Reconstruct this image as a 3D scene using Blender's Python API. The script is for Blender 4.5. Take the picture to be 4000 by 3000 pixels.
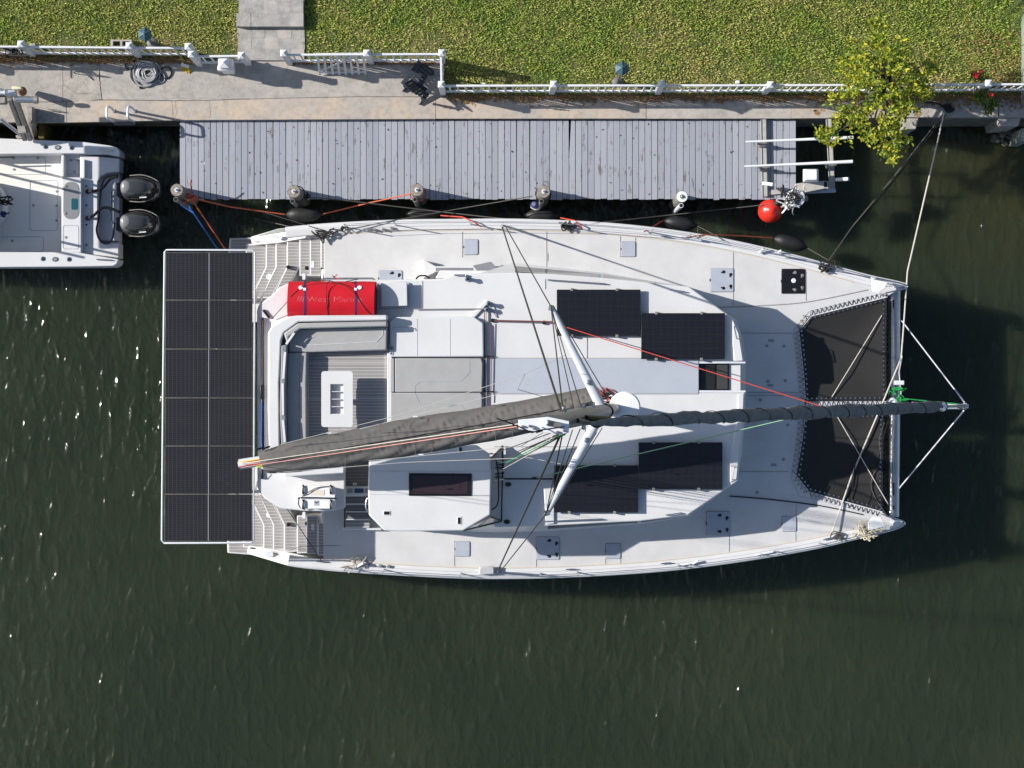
import bpy, bmesh, math, random
import numpy as np
from mathutils import Vector, Matrix, noise
random.seed(7); rng = np.random.default_rng(7)
for o in list(bpy.data.objects): bpy.data.objects.remove(o)
scn = bpy.context.scene
COL = scn.collection
# ------------------------------------------------------------------ camera, sky, sun, exposure
CAM_H, FPX = 45.0, 7423.0          # drone height above the water, focal length in pixels of the 4000 px photo
cd = bpy.data.cameras.new('camera'); cam = bpy.data.objects.new('camera', cd); COL.objects.link(cam)
cd.sensor_width = 36.0; cd.lens = 36.0*FPX/4000.0; cd.clip_start = 0.5; cd.clip_end = 2000
cam.location = (0, 0, CAM_H); cam.rotation_euler = (0, 0, 0)
scn.camera = cam
SUN_EL = math.radians(31.0)
sun_from = Vector((-0.978, 0.207, 0)).normalized()*math.cos(SUN_EL) + Vector((0, 0, math.sin(SUN_EL)))
world = bpy.data.worlds.new('World'); scn.world = world; world.use_nodes = True
nt = world.node_tree; nt.nodes.clear()
sky = nt.nodes.new('ShaderNodeTexSky'); sky.sky_type = 'NISHITA'; sky.sun_disc = False
sky.sun_elevation = SUN_EL; sky.sun_rotation = math.atan2(sun_from.x, sun_from.y)
sky.air_density = 1.0; sky.dust_density = 1.0; sky.ozone_density = 1.0
bg = nt.nodes.new('ShaderNodeBackground'); bg.inputs['Strength'].default_value = 0.085
wo = nt.nodes.new('ShaderNodeOutputWorld')
nt.links.new(sky.outputs[0], bg.inputs[0]); nt.links.new(bg.outputs[0], wo.inputs[0])
sl = bpy.data.lights.new('sun', 'SUN'); sl.energy = 4.8; sl.angle = math.radians(0.5); sl.color = (1.0, 0.955, 0.885)
so = bpy.data.objects.new('sun', sl); COL.objects.link(so)
so.rotation_euler = sun_from.to_track_quat('Z', 'Y').to_euler(); so.location = (-30, 8, 25)
scn.view_settings.view_transform = 'Standard'; scn.view_settings.look = 'None'
scn.view_settings.gamma = 1.0; scn.view_settings.exposure = 0.50
scn.view_settings.use_curve_mapping = False
scn.render.engine = 'CYCLES'; scn.cycles.caustics_reflective = False; scn.cycles.caustics_refractive = False; scn.render.resolution_x = 1024; scn.render.resolution_y = 768

# ------------------------------------------------------------------ helpers
def W(u, v, z=0.0):                 # photo pixel + known height -> world point
    s = (CAM_H - z)/FPX
    return Vector(((u-2000)*s, (1500-v)*s, z))
ORG = {}
class MB:
    def __init__(s): s.v = []; s.f = []
    def add(s, vs, fs):
        b = len(s.v); s.v += [tuple(p) for p in vs]; s.f += [tuple(b+i for i in f) for f in fs]; return s
    def box(s, x0, x1, y0, y1, z0, z1):
        return s.add([(x0,y0,z0),(x1,y0,z0),(x1,y1,z0),(x0,y1,z0),(x0,y0,z1),(x1,y0,z1),(x1,y1,z1),(x0,y1,z1)],
                     [(3,2,1,0),(4,5,6,7),(0,1,5,4),(1,2,6,5),(2,3,7,6),(3,0,4,7)])
    def prism(s, top, dz=None, z0=None, bot=None):     # top: list of 3-D points; goes down by dz, or to z0, or to bot polygon
        n = len(top); top = [Vector(p) for p in top]
        a = sum(top[i].x*top[(i+1)%n].y - top[(i+1)%n].x*top[i].y for i in range(n))
        if a < 0:
            top = top[::-1]
            if bot is not None: bot = bot[::-1]
        if bot is None: bot = [Vector((p.x, p.y, (p.z-dz) if z0 is None else z0)) for p in top]
        return s.add(list(bot)+top, [tuple(range(n-1, -1, -1)), tuple(range(n, 2*n))] +
                     [(i, (i+1)%n, n+(i+1)%n, n+i) for i in range(n)])
    def beam(s, p, q, w, h, up=(0,0,1)):               # rectangular bar p->q
        p = Vector(p); q = Vector(q); d = (q-p).normalized(); up = Vector(up)
        if abs(d.dot(up)) > .98: up = Vector((1,0,0))
        a = d.cross(up).normalized()*w/2; b = a.cross(d).normalized()*h/2
        vs = [e+x for e in (p, q) for x in (-a-b, a-b, a+b, -a+b)]
        return s.add(vs, [(3,2,1,0),(4,5,6,7),(0,1,5,4),(1,2,6,5),(2,3,7,6),(3,0,4,7)])
    def tube(s, pts, r, n=8, closed=False, ry=None):
        pts = [Vector(p) for p in pts]; m = len(pts)
        if not hasattr(r, '__len__'): r = [r]*m
        vs = []; fs = []; prev = None
        for i, p in enumerate(pts):
            if closed: d = pts[(i+1) % m]-pts[i-1]
            else: d = pts[min(i+1, m-1)]-pts[max(i-1, 0)]
            d = d.normalized() if d.length > 1e-9 else Vector((0,0,1))
            if prev is None:
                a = d.cross(Vector((0,0,1)))
                if a.length < 1e-3: a = d.cross(Vector((0,1,0)))
                a.normalize()
            else:
                a = prev - d*prev.dot(d)
                a = a.normalized() if a.length > 1e-6 else d.orthogonal().normalized()
            prev = a; b = d.cross(a)
            for k in range(n):
                t = 2*math.pi*k/n
                vs.append(p + a*math.cos(t)*r[i] + b*math.sin(t)*(r[i] if ry is None else ry))
        for i in range(m if closed else m-1):
            j = (i+1) % m
            for k in range(n): fs.append((i*n+k, i*n+(k+1)%n, j*n+(k+1)%n, j*n+k))
        if not closed: fs += [tuple(range(n-1,-1,-1)), tuple((m-1)*n+k for k in range(n))]
        return s.add(vs, fs)
    def lathe(s, c, prof, n=16, axis=(0,0,1), sx=1, sy=1):    # prof [(r, h)]
        c = Vector(c); ax = Vector(axis).normalized()
        a = ax.orthogonal().normalized() if abs(ax.z) < .99 else Vector((1,0,0)); b = ax.cross(a)
        vs = []; fs = []; m = len(prof)
        for r, h in prof:
            for k in range(n):
                t = 2*math.pi*(k+.5)/n; vs.append(c + ax*h + a*math.cos(t)*r*sx + b*math.sin(t)*r*sy)
        for i in range(m-1):
            for k in range(n): fs.append((i*n+k, i*n+(k+1)%n, (i+1)*n+(k+1)%n, (i+1)*n+k))
        fs += [tuple(range(n-1,-1,-1)), tuple((m-1)*n+k for k in range(n))]
        return s.add(vs, fs)
    def build(s, name, mat, parent=None, bevel=0, seg=2, smooth=True, ang=35, local=False, base=None):
        me = bpy.data.meshes.new(name)
        if base is not None: org = Vector(base)
        elif local: org = Vector((0,0,0))
        elif parent is not None: org = ORG[parent.name]
        else:
            A = np.array(s.v); org = Vector((float(A[:,0].mean()), float(A[:,1].mean()), float(A[:,2].min())))
        me.from_pydata([(p[0]-org.x, p[1]-org.y, p[2]-org.z) for p in s.v], [], s.f)
        if bevel > 0:
            bm = bmesh.new(); bm.from_mesh(me)
            es = [e for e in bm.edges if len(e.link_faces) == 2 and e.calc_face_angle(0) > math.radians(30)]
            for f in bm.faces: f.smooth = False
            if es:
                rv = bmesh.ops.bevel(bm, geom=es, offset=bevel, segments=seg, affect='EDGES', profile=.5, clamp_overlap=True)
                for f in rv['faces']: f.smooth = True
            bm.to_mesh(me); bm.free()
        if smooth and bevel <= 0:
            me.polygons.foreach_set('use_smooth', [True]*len(me.polygons)); me.set_sharp_from_angle(angle=math.radians(ang))
        me.update()
        if mat: me.materials.append(mat)
        o = bpy.data.objects.new(name, me); COL.objects.link(o)
        if parent is not None:
            o.parent = parent; ORG[o.name] = org
        else: o.location = org; ORG[o.name] = org
        return o
def tag(o, label=None, cat=None, group=None, kind=None):
    if label: o['label'] = label
    if cat: o['category'] = cat
    if group: o['group'] = group
    if kind: o['kind'] = kind
    return o
def thing(name, label, cat, loc, rz=0.0, group=None):
    o = bpy.data.objects.new(name, None); COL.objects.link(o); o.location = loc; o.rotation_euler = (0,0,rz)
    o.empty_display_size = .2; ORG[o.name] = Vector(loc); return tag(o, label, cat, group)
def inst(src, name, parent, loc, rot=(0,0,0), scale=(1,1,1)):   # another piece that shares src's mesh; loc in the parent's space
    o = bpy.data.objects.new(name, src.data); COL.objects.link(o); o.parent = parent
    o.location = loc; o.rotation_euler = rot; o.scale = scale; return o
def copy_tree(o, parent=None):
    c = o.copy(); COL.objects.link(c); c.parent = parent
    for ch in list(o.children): copy_tree(ch, c)
    return c
def catmull(pts, k=8, closed=False):
    pts = [Vector(p) for p in pts]; n = len(pts); out = []
    for i in range(n if closed else n-1):
        p0 = pts[i-1] if (closed or i > 0) else pts[0]; p1 = pts[i]; p2 = pts[(i+1) % n]
        p3 = pts[(i+2) % n] if (closed or i+2 < n) else pts[-1]
        for j in range(k):
            t = j/k; out.append(.5*((2*p1)+(p2-p0)*t+(2*p0-5*p1+4*p2-p3)*t*t+(3*p1-p0-3*p2+p3)*t**3))
    if not closed: out.append(pts[-1])
    return out
def sag(p, q, s=.05, k=10):
    p = Vector(p); q = Vector(q)
    return [p.lerp(q, i/k) - Vector((0,0,s*4*(i/k)*(1-i/k))) for i in range(k+1)]
def circle(c, r, n=12, sy=1): return [Vector((c[0]+r*math.cos(2*math.pi*i/n), c[1]+r*sy*math.sin(2*math.pi*i/n), c[2])) for i in range(n)]
def rrect(x0, x1, y0, y1, z, r=.05, k=4):
    out = []
    for cx, cy, a0 in ((x1-r,y1-r,0),(x0+r,y1-r,90),(x0+r,y0+r,180),(x1-r,y0+r,270)):
        for i in range(k+1):
            a = math.radians(a0+90*i/k); out.append(Vector((cx+r*math.cos(a), cy+r*math.sin(a), z)))
    return out
def prect(u0, u1, v0, v1, z, r=.05):      # rounded rectangle given in photo pixels
    a = W(u0, v1, z); b = W(u1, v0, z); return rrect(a.x, b.x, a.y, b.y, z, r)

# ------------------------------------------------------------------ materials
MATS = {}
def mat(name, col, rough=.5, metal=0, var=0.0, scale=6.0, col2=None, bump=0.0, bscale=60.0, spec=.5, coat=0, detail=6, lo=.35, hi=.65, stain=0.0):
    m = bpy.data.materials.new(name); m.use_nodes = True; t = m.node_tree; p = t.nodes['Principled BSDF']
    p.inputs['Base Color'].default_value = (*col, 1); p.inputs['Roughness'].default_value = rough
    p.inputs['Metallic'].default_value = metal; p.inputs['Specular IOR Level'].default_value = spec
    if coat: p.inputs['Coat Weight'].default_value = coat; p.inputs['Coat Roughness'].default_value = .08
    g = t.nodes.new('ShaderNodeNewGeometry')
    if var > 0 or col2 is not None:
        n = t.nodes.new('ShaderNodeTexNoise'); n.inputs['Scale'].default_value = scale; n.inputs['Detail'].default_value = detail
        n.inputs['Roughness'].default_value = .62
        t.links.new(g.outputs['Position'], n.inputs['Vector'])
        r = t.nodes.new('ShaderNodeMapRange'); r.inputs['From Min'].default_value = lo; r.inputs['From Max'].default_value = hi
        t.links.new(n.outputs['Fac'], r.inputs['Value'])
        mx = t.nodes.new('ShaderNodeMix'); mx.data_type = 'RGBA'
        c2 = col2 if col2 is not None else tuple(c*(1-var) for c in col)
        mx.inputs[6].default_value = (*col, 1); mx.inputs[7].default_value = (*c2, 1)
        t.links.new(r.outputs['Result'], mx.inputs[0]); t.links.new(mx.outputs[2], p.inputs['Base Color'])
        if stain > 0:          # blotchy weathering on top of the broad tone
            n3 = t.nodes.new('ShaderNodeTexNoise'); n3.inputs['Scale'].default_value = scale*5.3; n3.inputs['Detail'].default_value = 10; n3.inputs['Roughness'].default_value = .7
            t.links.new(g.outputs['Position'], n3.inputs['Vector'])
            r3 = t.nodes.new('ShaderNodeMapRange'); r3.inputs['From Min'].default_value = .45; r3.inputs['From Max'].default_value = .72; r3.inputs['To Max'].default_value = stain
            t.links.new(n3.outputs['Fac'], r3.inputs['Value'])
            m3 = t.nodes.new('ShaderNodeMix'); m3.data_type = 'RGBA'; m3.inputs[7].default_value = (*(c*.35 for c in col), 1)
            t.links.new(r3.outputs['Result'], m3.inputs[0]); t.links.new(mx.outputs[2], m3.inputs[6]); t.links.new(m3.outputs[2], p.inputs['Base Color'])
    if bump > 0:
        n2 = t.nodes.new('ShaderNodeTexNoise'); n2.inputs['Scale'].default_value = bscale; n2.inputs['Detail'].default_value = 4
        t.links.new(g.outputs['Position'], n2.inputs['Vector'])
        b = t.nodes.new('ShaderNodeBump'); b.inputs['Strength'].default_value = bump; b.inputs['Distance'].default_value = .02
        t.links.new(n2.outputs['Fac'], b.inputs['Height']); t.links.new(b.outputs['Normal'], p.inputs['Normal'])
    MATS[name] = m; return m
def nd(m, typ, **kw):
    n = m.node_tree.nodes.new(typ)
    for k, v in kw.items(): setattr(n, k, v)
    return n
def mathn(m, op, a, b=None):
    n = nd(m, 'ShaderNodeMath', operation=op)
    for i, x in enumerate((a, b)):
        if x is None: continue
        if hasattr(x, 'is_linked') or hasattr(x, 'links'): m.node_tree.links.new(x, n.inputs[i])
        else: n.inputs[i].default_value = x
    return n.outputs[0]
gel = mat('white_gelcoat', (.645,.645,.652), .34, var=.07, scale=1.1, spec=.5)
nonskid = mat('white_nonskid', (.575,.573,.578), .62, var=.10, scale=1.7, bump=.15, bscale=160)
roofgrey = mat('pale_blue_grey_nonskid', (.40,.432,.495), .6, var=.05, scale=2, bump=.15, bscale=160)
lid = mat('grey_hatch_lid', (.40,.43,.50), .45, var=.08, scale=5)
seam = mat('sealant_seam', (.28,.27,.27), .7)
black = mat('black_plastic', (.012,.012,.013), .35, var=.3, scale=9)
rubber = mat('black_rubber', (.016,.016,.017), .55, var=.4, scale=8, bump=.1, bscale=40)
smoke = mat('smoked_acrylic', (.012,.010,.012), .08, spec=.6)
steel = mat('stainless_steel', (.62,.62,.64), .22, 1.0)
alu = mat('brushed_aluminium', (.55,.56,.58), .35, 1.0, var=.12, scale=12)
alup = mat('white_painted_aluminium', (.68,.70,.74), .35, var=.06, scale=8)
mastal = mat('anodised_mast', (.34,.335,.33), .38, .85, var=.25, scale=7)
galv = mat('weathered_galvanised', (.36,.34,.31), .55, .55, var=.35, scale=14, bump=.1)
canvas = mat('dark_grey_canvas', (.112,.107,.103), .85, var=.08, scale=3, bump=.25, bscale=220)
cushion = mat('grey_vinyl_cushion', (.36,.36,.36), .6, var=.08, scale=4, bump=.05, bscale=14)
cushdk = mat('slate_grey_cushion', (.20,.205,.225), .6, var=.08, scale=4)
wire = mat('dark_rigging_wire', (.045,.042,.040), .5, .3)
ropek = mat('black_rope', (.014,.013,.013), .8)
ropew = mat('white_rope', (.62,.58,.52), .8, var=.25, scale=60)
roper = mat('red_rope', (.55,.055,.035), .7, var=.3, scale=70)
ropeo = mat('orange_rope', (.62,.13,.06), .7, var=.3, scale=70)
ropeb = mat('blue_rope', (.02,.12,.45), .7, var=.3, scale=70)
ropeg = mat('pale_green_rope', (.25,.45,.28), .7, var=.2, scale=70)
ropegreen = mat('bright_green_rope', (.02,.36,.08), .7, var=.2, scale=70)
ropegrey = mat('grey_rope', (.10,.095,.085), .8, var=.3, scale=60)
redmat = mat('red_foam_mat', (.56,.008,.018), .38, var=.12, scale=3, bump=.06, bscale=9)
redball = mat('red_buoy_vinyl', (.72,.035,.02), .3, var=.15, scale=6)
navystrap = mat('navy_webbing', (.02,.018,.09), .7)
whitep = mat('white_painted_wood', (.70,.71,.73), .5, var=.10, scale=7)
plastic = mat('white_plastic', (.78,.78,.78), .4, var=.04, scale=5)
brass = mat('rusty_brown', (.15,.07,.03), .7, .3, var=.4, scale=20)
verdi = mat('verdigris_copper', (.075,.145,.175), .55, .3, var=.35, scale=30)
greypost = mat('grey_lamp_post', (.14,.14,.15), .6, var=.3, scale=12)
navychair = mat('navy_painted_slats', (.018,.026,.040), .55, var=.3, scale=10)
barkm = mat('grey_bark', (.16,.12,.085), .85, var=.4, scale=18, bump=.4, bscale=40)
yellow = mat('yellow_bristles', (.75,.52,.01), .8, var=.3, scale=50)
glassb = mat('teal_bait_tank', (.015,.09,.115), .2)
sealed = mat('silver_tarp', (.66,.66,.66), .3, .4, bump=.6, bscale=25)
beige = mat('cream_cockpit_sole', (.74,.73,.69), .6, var=.04, scale=2.5, bump=.12, bscale=150)
cell_line = mat('bright_busbar', (.55,.57,.60), .4, .3)

def stripes(name, base, line, axis, pitch, width, rough=.6, axis2=None, pitch2=.1, width2=.004, base2=None):
    m = mat(name, base, rough, var=0)
    t = m.node_tree; p = t.nodes['Principled BSDF']
    g = nd(m, 'ShaderNodeNewGeometry'); s = nd(m, 'ShaderNodeSeparateXYZ'); t.links.new(g.outputs['Position'], s.inputs[0])
    def ln(ax, pi, wd):
        f = mathn(m, 'FRACT', mathn(m, 'DIVIDE', s.outputs[ax], pi)); return mathn(m, 'LESS_THAN', f, wd/pi)
    fac = ln(axis, pitch, width)
    if axis2 is not None: fac = mathn(m, 'MAXIMUM', fac, ln(axis2, pitch2, width2))
    n = nd(m, 'ShaderNodeTexNoise'); n.inputs['Scale'].default_value = 2.2; n.inputs['Detail'].default_value = 5
    t.links.new(g.outputs['Position'], n.inputs['Vector'])
    b = nd(m, 'ShaderNodeMix', data_type='RGBA'); b.inputs[6].default_value = (*base, 1)
    b.inputs[7].default_value = (*(base2 or tuple(c*.8 for c in base)), 1); t.links.new(n.outputs['Fac'], b.inputs[0])
    mx = nd(m, 'ShaderNodeMix', data_type='RGBA'); t.links.new(fac, mx.inputs[0])
    t.links.new(b.outputs[2], mx.inputs[6]); mx.inputs[7].default_value = (*line, 1)
    t.links.new(mx.outputs[2], p.inputs['Base Color']); return m
eva = stripes('grey_foam_decking', (.29,.28,.28), (.66,.64,.64), 1, .072, .0065)
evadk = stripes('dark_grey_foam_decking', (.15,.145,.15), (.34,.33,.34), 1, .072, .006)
solar = stripes('solar_cells_aft', (.011,.011,.014), (.040,.037,.037), 0, .092, .014, .2, 1, .046, .008, base2=(.026,.025,.029))
solar2 = stripes('solar_cells_roof', (.009,.009,.011), (.022,.021,.022), 0, .155, .006, .3, 1, .155, .006, base2=(.010,.011,.018))
netm = stripes('black_trampoline_mesh', (.006,.006,.0065), (.014,.0135,.0135), 0, .046, .018, .75, 1, .046, .018, base2=(.016,.015,.014))
# ------------------------------------------------------------------ water
G = 1.35                              # top of the seawall slabs above the water
def water_material():
    m = mat('murky_green_canal_water', (.012,.019,.011), .16, spec=.5); t = m.node_tree; p = t.nodes['Principled BSDF']
    p.inputs['IOR'].default_value = 1.33
    g = nd(m, 'ShaderNodeNewGeometry')
    def nz(scale, rot, detail, dist=0.0, off=(0,0,0)):
        mp = nd(m, 'ShaderNodeMapping'); mp.inputs['Rotation'].default_value = (0,0,math.radians(rot)); mp.inputs['Scale'].default_value = scale
        mp.inputs['Location'].default_value = off
        t.links.new(g.outputs['Position'], mp.inputs[0]); n = nd(m, 'ShaderNodeTexNoise')
        n.inputs['Scale'].default_value = 1.0; n.inputs['Detail'].default_value = detail; n.inputs['Distortion'].default_value = dist
        t.links.new(mp.outputs[0], n.inputs['Vector']); return n.outputs['Fac']
    # colour: greener, sandier shallows by the wall at the right, algae drifting elsewhere
    big = nz((.16,.22,1), 20, 4); mxa = nd(m, 'ShaderNodeMix', data_type='RGBA')
    mxa.inputs[6].default_value = (.0245,.0345,.0190,1); mxa.inputs[7].default_value = (.033,.0445,.0240,1)
    rr = nd(m, 'ShaderNodeMapRange'); rr.inputs['From Min'].default_value = .38; rr.inputs['From Max'].default_value = .62
    t.links.new(big, rr.inputs[0]); t.links.new(rr.outputs[0], mxa.inputs[0])
    s = nd(m, 'ShaderNodeSeparateXYZ'); t.links.new(g.outputs['Position'], s.inputs[0])
    sx = nd(m, 'ShaderNodeMapRange', interpolation_type='SMOOTHSTEP'); sx.inputs['From Min'].default_value = 7.0; sx.inputs['From Max'].default_value = 12.0
    t.links.new(s.outputs[0], sx.inputs[0])
    sy = nd(m, 'ShaderNodeMapRange', interpolation_type='SMOOTHSTEP'); sy.inputs['From Min'].default_value = 1.5; sy.inputs['From Max'].default_value = 5.0
    t.links.new(s.outputs[1], sy.inputs[0])
    bank = mathn(m, 'MULTIPLY', mathn(m, 'MULTIPLY', sx.outputs[0], sy.outputs[0]), mathn(m, 'MULTIPLY', nz((.5,.8,1), 0, 5), 1.6))
    mxb = nd(m, 'ShaderNodeMix', data_type='RGBA'); t.links.new(bank, mxb.inputs[0]); t.links.new(mxa.outputs[2], mxb.inputs[6])
    mxb.inputs[7].default_value = (.045,.046,.016,1); t.links.new(mxb.outputs[2], p.inputs['Base Color'])
    p.inputs['Subsurface Weight'].default_value = 1.0; p.inputs['Subsurface Radius'].default_value = (1.0,1.0,1.0); p.inputs['Subsurface Scale'].default_value = 3.5
    # ripples: short crests that run up and down the picture, plus a finer chop
    a = nz((4.3,1.7,1), 12, 1.0, .35); b = nz((7.5,3.6,1), -22, 1.0, .3, (4,2,0)); c = nz((17,9,1), 28, 2, 0, (1,7,0))
    calm = nz((.11,.09,1), 0, 2, 0, (3,1,0))
    cm = nd(m, 'ShaderNodeMapRange'); cm.inputs['From Min'].default_value = .3; cm.inputs['From Max'].default_value = .65
    cm.inputs['To Min'].default_value = .45; cm.inputs['To Max'].default_value = 1.0; t.links.new(calm, cm.inputs[0])
    ra = mathn(m, 'POWER', a, 3.0)
    h = mathn(m, 'ADD', mathn(m, 'ADD', mathn(m, 'MULTIPLY', ra, 4.2), mathn(m, 'MULTIPLY', mathn(m, 'POWER', b, 2.0), 1.6)), mathn(m, 'MULTIPLY', c, .25))
    h = mathn(m, 'MULTIPLY', h, cm.outputs[0])
    bp = nd(m, 'ShaderNodeBump'); bp.inputs['Strength'].default_value = 1.0; bp.inputs['Distance'].default_value = .029
    t.links.new(h, bp.inputs['Height']); t.links.new(bp.outputs['Normal'], p.inputs['Normal'])
    return m
mb = MB(); mb.add([(-300,-400,0),(300,-400,0),(300,7.0,0),(-300,7.0,0)], [(0,1,2,3)])
tag(mb.build('canal_water', water_material(), smooth=False), kind='structure')
mb = MB(); mb.add([(-300,-400,-2.5),(300,-400,-2.5),(300,12,-2.5),(-300,12,-2.5)], [(0,1,2,3)])
tag(mb.build('canal_bed', mat('canal_mud', (.05,.045,.03), .9, var=.4, scale=2), smooth=False), kind='structure')

# ------------------------------------------------------------------ lawn ground and grass
YL = W(0,236,G).y; YR = W(0,374,G).y; XC = W(1736,0,G).x
soil = mat('sandy_soil_under_lawn', (.060,.085,.018), .95, col2=(.22,.17,.08), scale=1.6, bump=.5, bscale=30, lo=.45, hi=.72)
mb = MB(); zl = G+.03
mb.prism([Vector((-300,YL,zl)),Vector((XC,YL,zl)),Vector((XC,YR,zl)),Vector((300,YR,zl)),Vector((300,300,zl)),Vector((-300,300,zl))], z0=-2)
tag(mb.build('lawn', soil, smooth=False), kind='structure')
PATHX = (W(928,0,G).x, W(1190,0,G).x)
def grass():
    n = 330000
    x = rng.uniform(-14.5,14.5,n); y = rng.uniform(YR-.02,11.2,n)
    keep = np.where(x < XC+.05, y > YL+.10, y > YR+.03)
    keep &= ~((x > PATHX[0]-.02+.05*np.sin(y*9)) & (x < PATHX[1]+.02+.05*np.sin(y*7)))
    # thin, worn patches
    dens = np.array([noise.fractal(Vector((float(a)*.55, float(b)*.55, 3)), 1, 2, 4) for a, b in zip(x[::9], y[::9])])
    dens = np.repeat(dens, 9)[:n]
    dens = np.zeros(n)
    fx = lambda f, ph: np.sin(x*f+ph)*np.cos(y*f*1.13+ph*1.7)
    dens = fx(1.1,.3)*.5 + fx(2.7,1.9)*.35 + fx(5.1,4.0)*.25 + fx(.5,2.2)*.4
    edge = np.where(x < XC, y-YL, y-YR)
    worn = np.clip((.75-edge)/.6, 0, 1)*.6
    keep &= rng.uniform(0,1,n) > (.10 + .30*np.clip(dens-.15,0,1) + worn*1.0 + .40*np.clip((fx(1.9,5.1)*fx(3.3,.7)-.25)*4,0,1))
    x = x[keep]; y = y[keep]; dens = dens[keep]; edge = edge[keep]; n = len(x)
    clump = np.sin(x*23+3*np.sin(y*17))*np.cos(y*26+2*np.sin(x*13))      # tufts
    L = rng.uniform(.035,.085,n)*(1+.35*clump); wd = rng.uniform(.006,.012,n); az = rng.uniform(0,2*np.pi,n)
    tilt = rng.uniform(.35,1.25,n); z0 = np.full(n, G+.025)
    dx = np.cos(az); dy = np.sin(az)
    V = np.empty((n,5,3))
    for k, (t, ww) in enumerate(((0,1),(0,-1),(.55,.9),(.55,-.9),(1,0))):
        tl = tilt*(.6+.4*t)
        V[:,k,0] = x + dx*L*t*np.sin(tl) - dy*wd*ww; V[:,k,1] = y + dy*L*t*np.sin(tl) + dx*wd*ww; V[:,k,2] = z0 + L*t*np.cos(tl)
    F = (np.arange(n)[:,None]*5)
    quads = F + np.array([0,1,3,2]); tris = F + np.array([2,3,4])
    me = bpy.data.meshes.new('grass')
    loops = np.empty((n,7), dtype=np.int64); loops[:,:4] = quads; loops[:,4:] = tris
    me.vertices.add(n*5); me.vertices.foreach_set('co', V.reshape(-1))
    me.loops.add(n*7); me.loops.foreach_set('vertex_index', loops.reshape(-1))
    st = np.empty((n,2), dtype=np.int64); st[:,0] = np.arange(n)*7; st[:,1] = st[:,0]+4
    me.polygons.add(n*2); me.polygons.foreach_set('loop_start', st.reshape(-1))
    me.update(calc_edges=True)
    dry = np.clip(.20 + .34*dens + rng.normal(0,.22,n) + np.clip((.9-edge)/.8,0,1)*.25, 0, 1)
    a = me.attributes.new('dry','FLOAT','POINT'); a.data.foreach_set('value', np.repeat(dry,5))
    sh = np.clip(.5+.5*clump+rng.normal(0,.25,n),0,1); a2 = me.attributes.new('shade','FLOAT','POINT'); a2.data.foreach_set('value', np.repeat(sh,5))
    m = mat('lawn_grass_blades', (.08,.14,.02), .6); t = m.node_tree; p = t.nodes['Principled BSDF']
    at = nd(m,'ShaderNodeAttribute', attribute_name='dry'); as_ = nd(m,'ShaderNodeAttribute', attribute_name='shade')
    g1 = nd(m,'ShaderNodeMix',data_type='RGBA'); g1.inputs[6].default_value=(.072,.165,.010,1); g1.inputs[7].default_value=(.25,.345,.028,1)
    t.links.new(as_.outputs['Fac'], g1.inputs[0])
    g2 = nd(m,'ShaderNodeMix',data_type='RGBA'); t.links.new(at.outputs['Fac'], g2.inputs[0]); t.links.new(g1.outputs[2], g2.inputs[6])
    g2.inputs[7].default_value=(.52,.40,.14,1); t.links.new(g2.outputs[2], p.inputs['Base Color'])
    me.materials.append(m)
    o = bpy.data.objects.new('grass', me); COL.objects.link(o)
    tag(o, 'short patchy green lawn grass with dry straw spots behind the fence', 'grass', kind='stuff')
grass()

# ------------------------------------------------------------------ concrete walkway along the seawall
conc = mat('weathered_concrete', (.45,.41,.365), .85, col2=(.345,.325,.305), scale=1.1, bump=.35, bscale=35, detail=9, lo=.36, hi=.66, stain=.55)
conc2 = mat('patched_concrete', (.46,.42,.37), .85, col2=(.31,.285,.255), scale=5.5, bump=.4, bscale=30, detail=9, stain=.5)
peach = mat('pinkish_seawall_cap', (.49,.405,.325), .85, col2=(.40,.365,.33), scale=1.5, bump=.3, bscale=35, detail=10, lo=.40, hi=.60, stain=.45)
tile = mat('mottled_paver', (.40,.385,.36), .8, col2=(.26,.25,.24), scale=4.5, bump=.3, bscale=25, detail=9, stain=.4)
tile2 = mat('pale_pink_paver', (.44,.40,.37), .8, col2=(.33,.31,.295), scale=4.5, bump=.3, bscale=25, detail=9)
mb = MB(); mb.box(-300,300,W(0,464,G).y+.03,XC*0+YR+.3,-2.4,G-.12)
pav = mb.build('concrete_walkway', conc, smooth=False); tag(pav, kind='structure')
def slab(pix, m, z=G, h=.13, wob=.0):
    b = MB(); b.prism([W(u,v,z) for u, v in pix], dz=h); return b.build('slab', m, pav, bevel=.003, seg=1)
slab([(-500,226),(245,226),(245,397),(-500,402)], conc)
slab([(246,226),(386,226),(389,330),(398,388),(330,396),(246,397)], conc2, G-.004)
slab([(389,226),(1739,226),(1739,378),(1400,377),(1100,383),(800,392),(640,393),(401,390),(392,330)], conc)
slab([(-500,403),(259,398.5),(260,478),(-500,478)], conc2)
slab([(261,398.5),(400,391.5),(671,395),(677,470),(261,478)], peach)
slab([(672,395),(800,393.5),(1100,384.5),(1400,378.5),(1701,379.5),(1701,464),(678,469)], peach)
slab([(1702,380),(1742,380),(1742,372),(2523,372),(2524,463),(1703,463)], peach)
slab([(2525,372),(3089,372),(3090,463),(2526,463)], conc)
slab([(3090,372),(3461,372),(3461,460),(3091,462)], peach)
slab([(3463,372),(3900,372),(3900,457),(3463,458)], conc)
slab([(3903,372),(4600,372),(4600,457),(3903,457)], conc)
mb = MB(); mb.tube(catmull([W(392,330,G+.001),W(385,300,G+.001),W(389,262,G+.001),W(388,240,G+.001)],6), .010, 4)
mb.build('crack', seam, pav)
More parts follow.
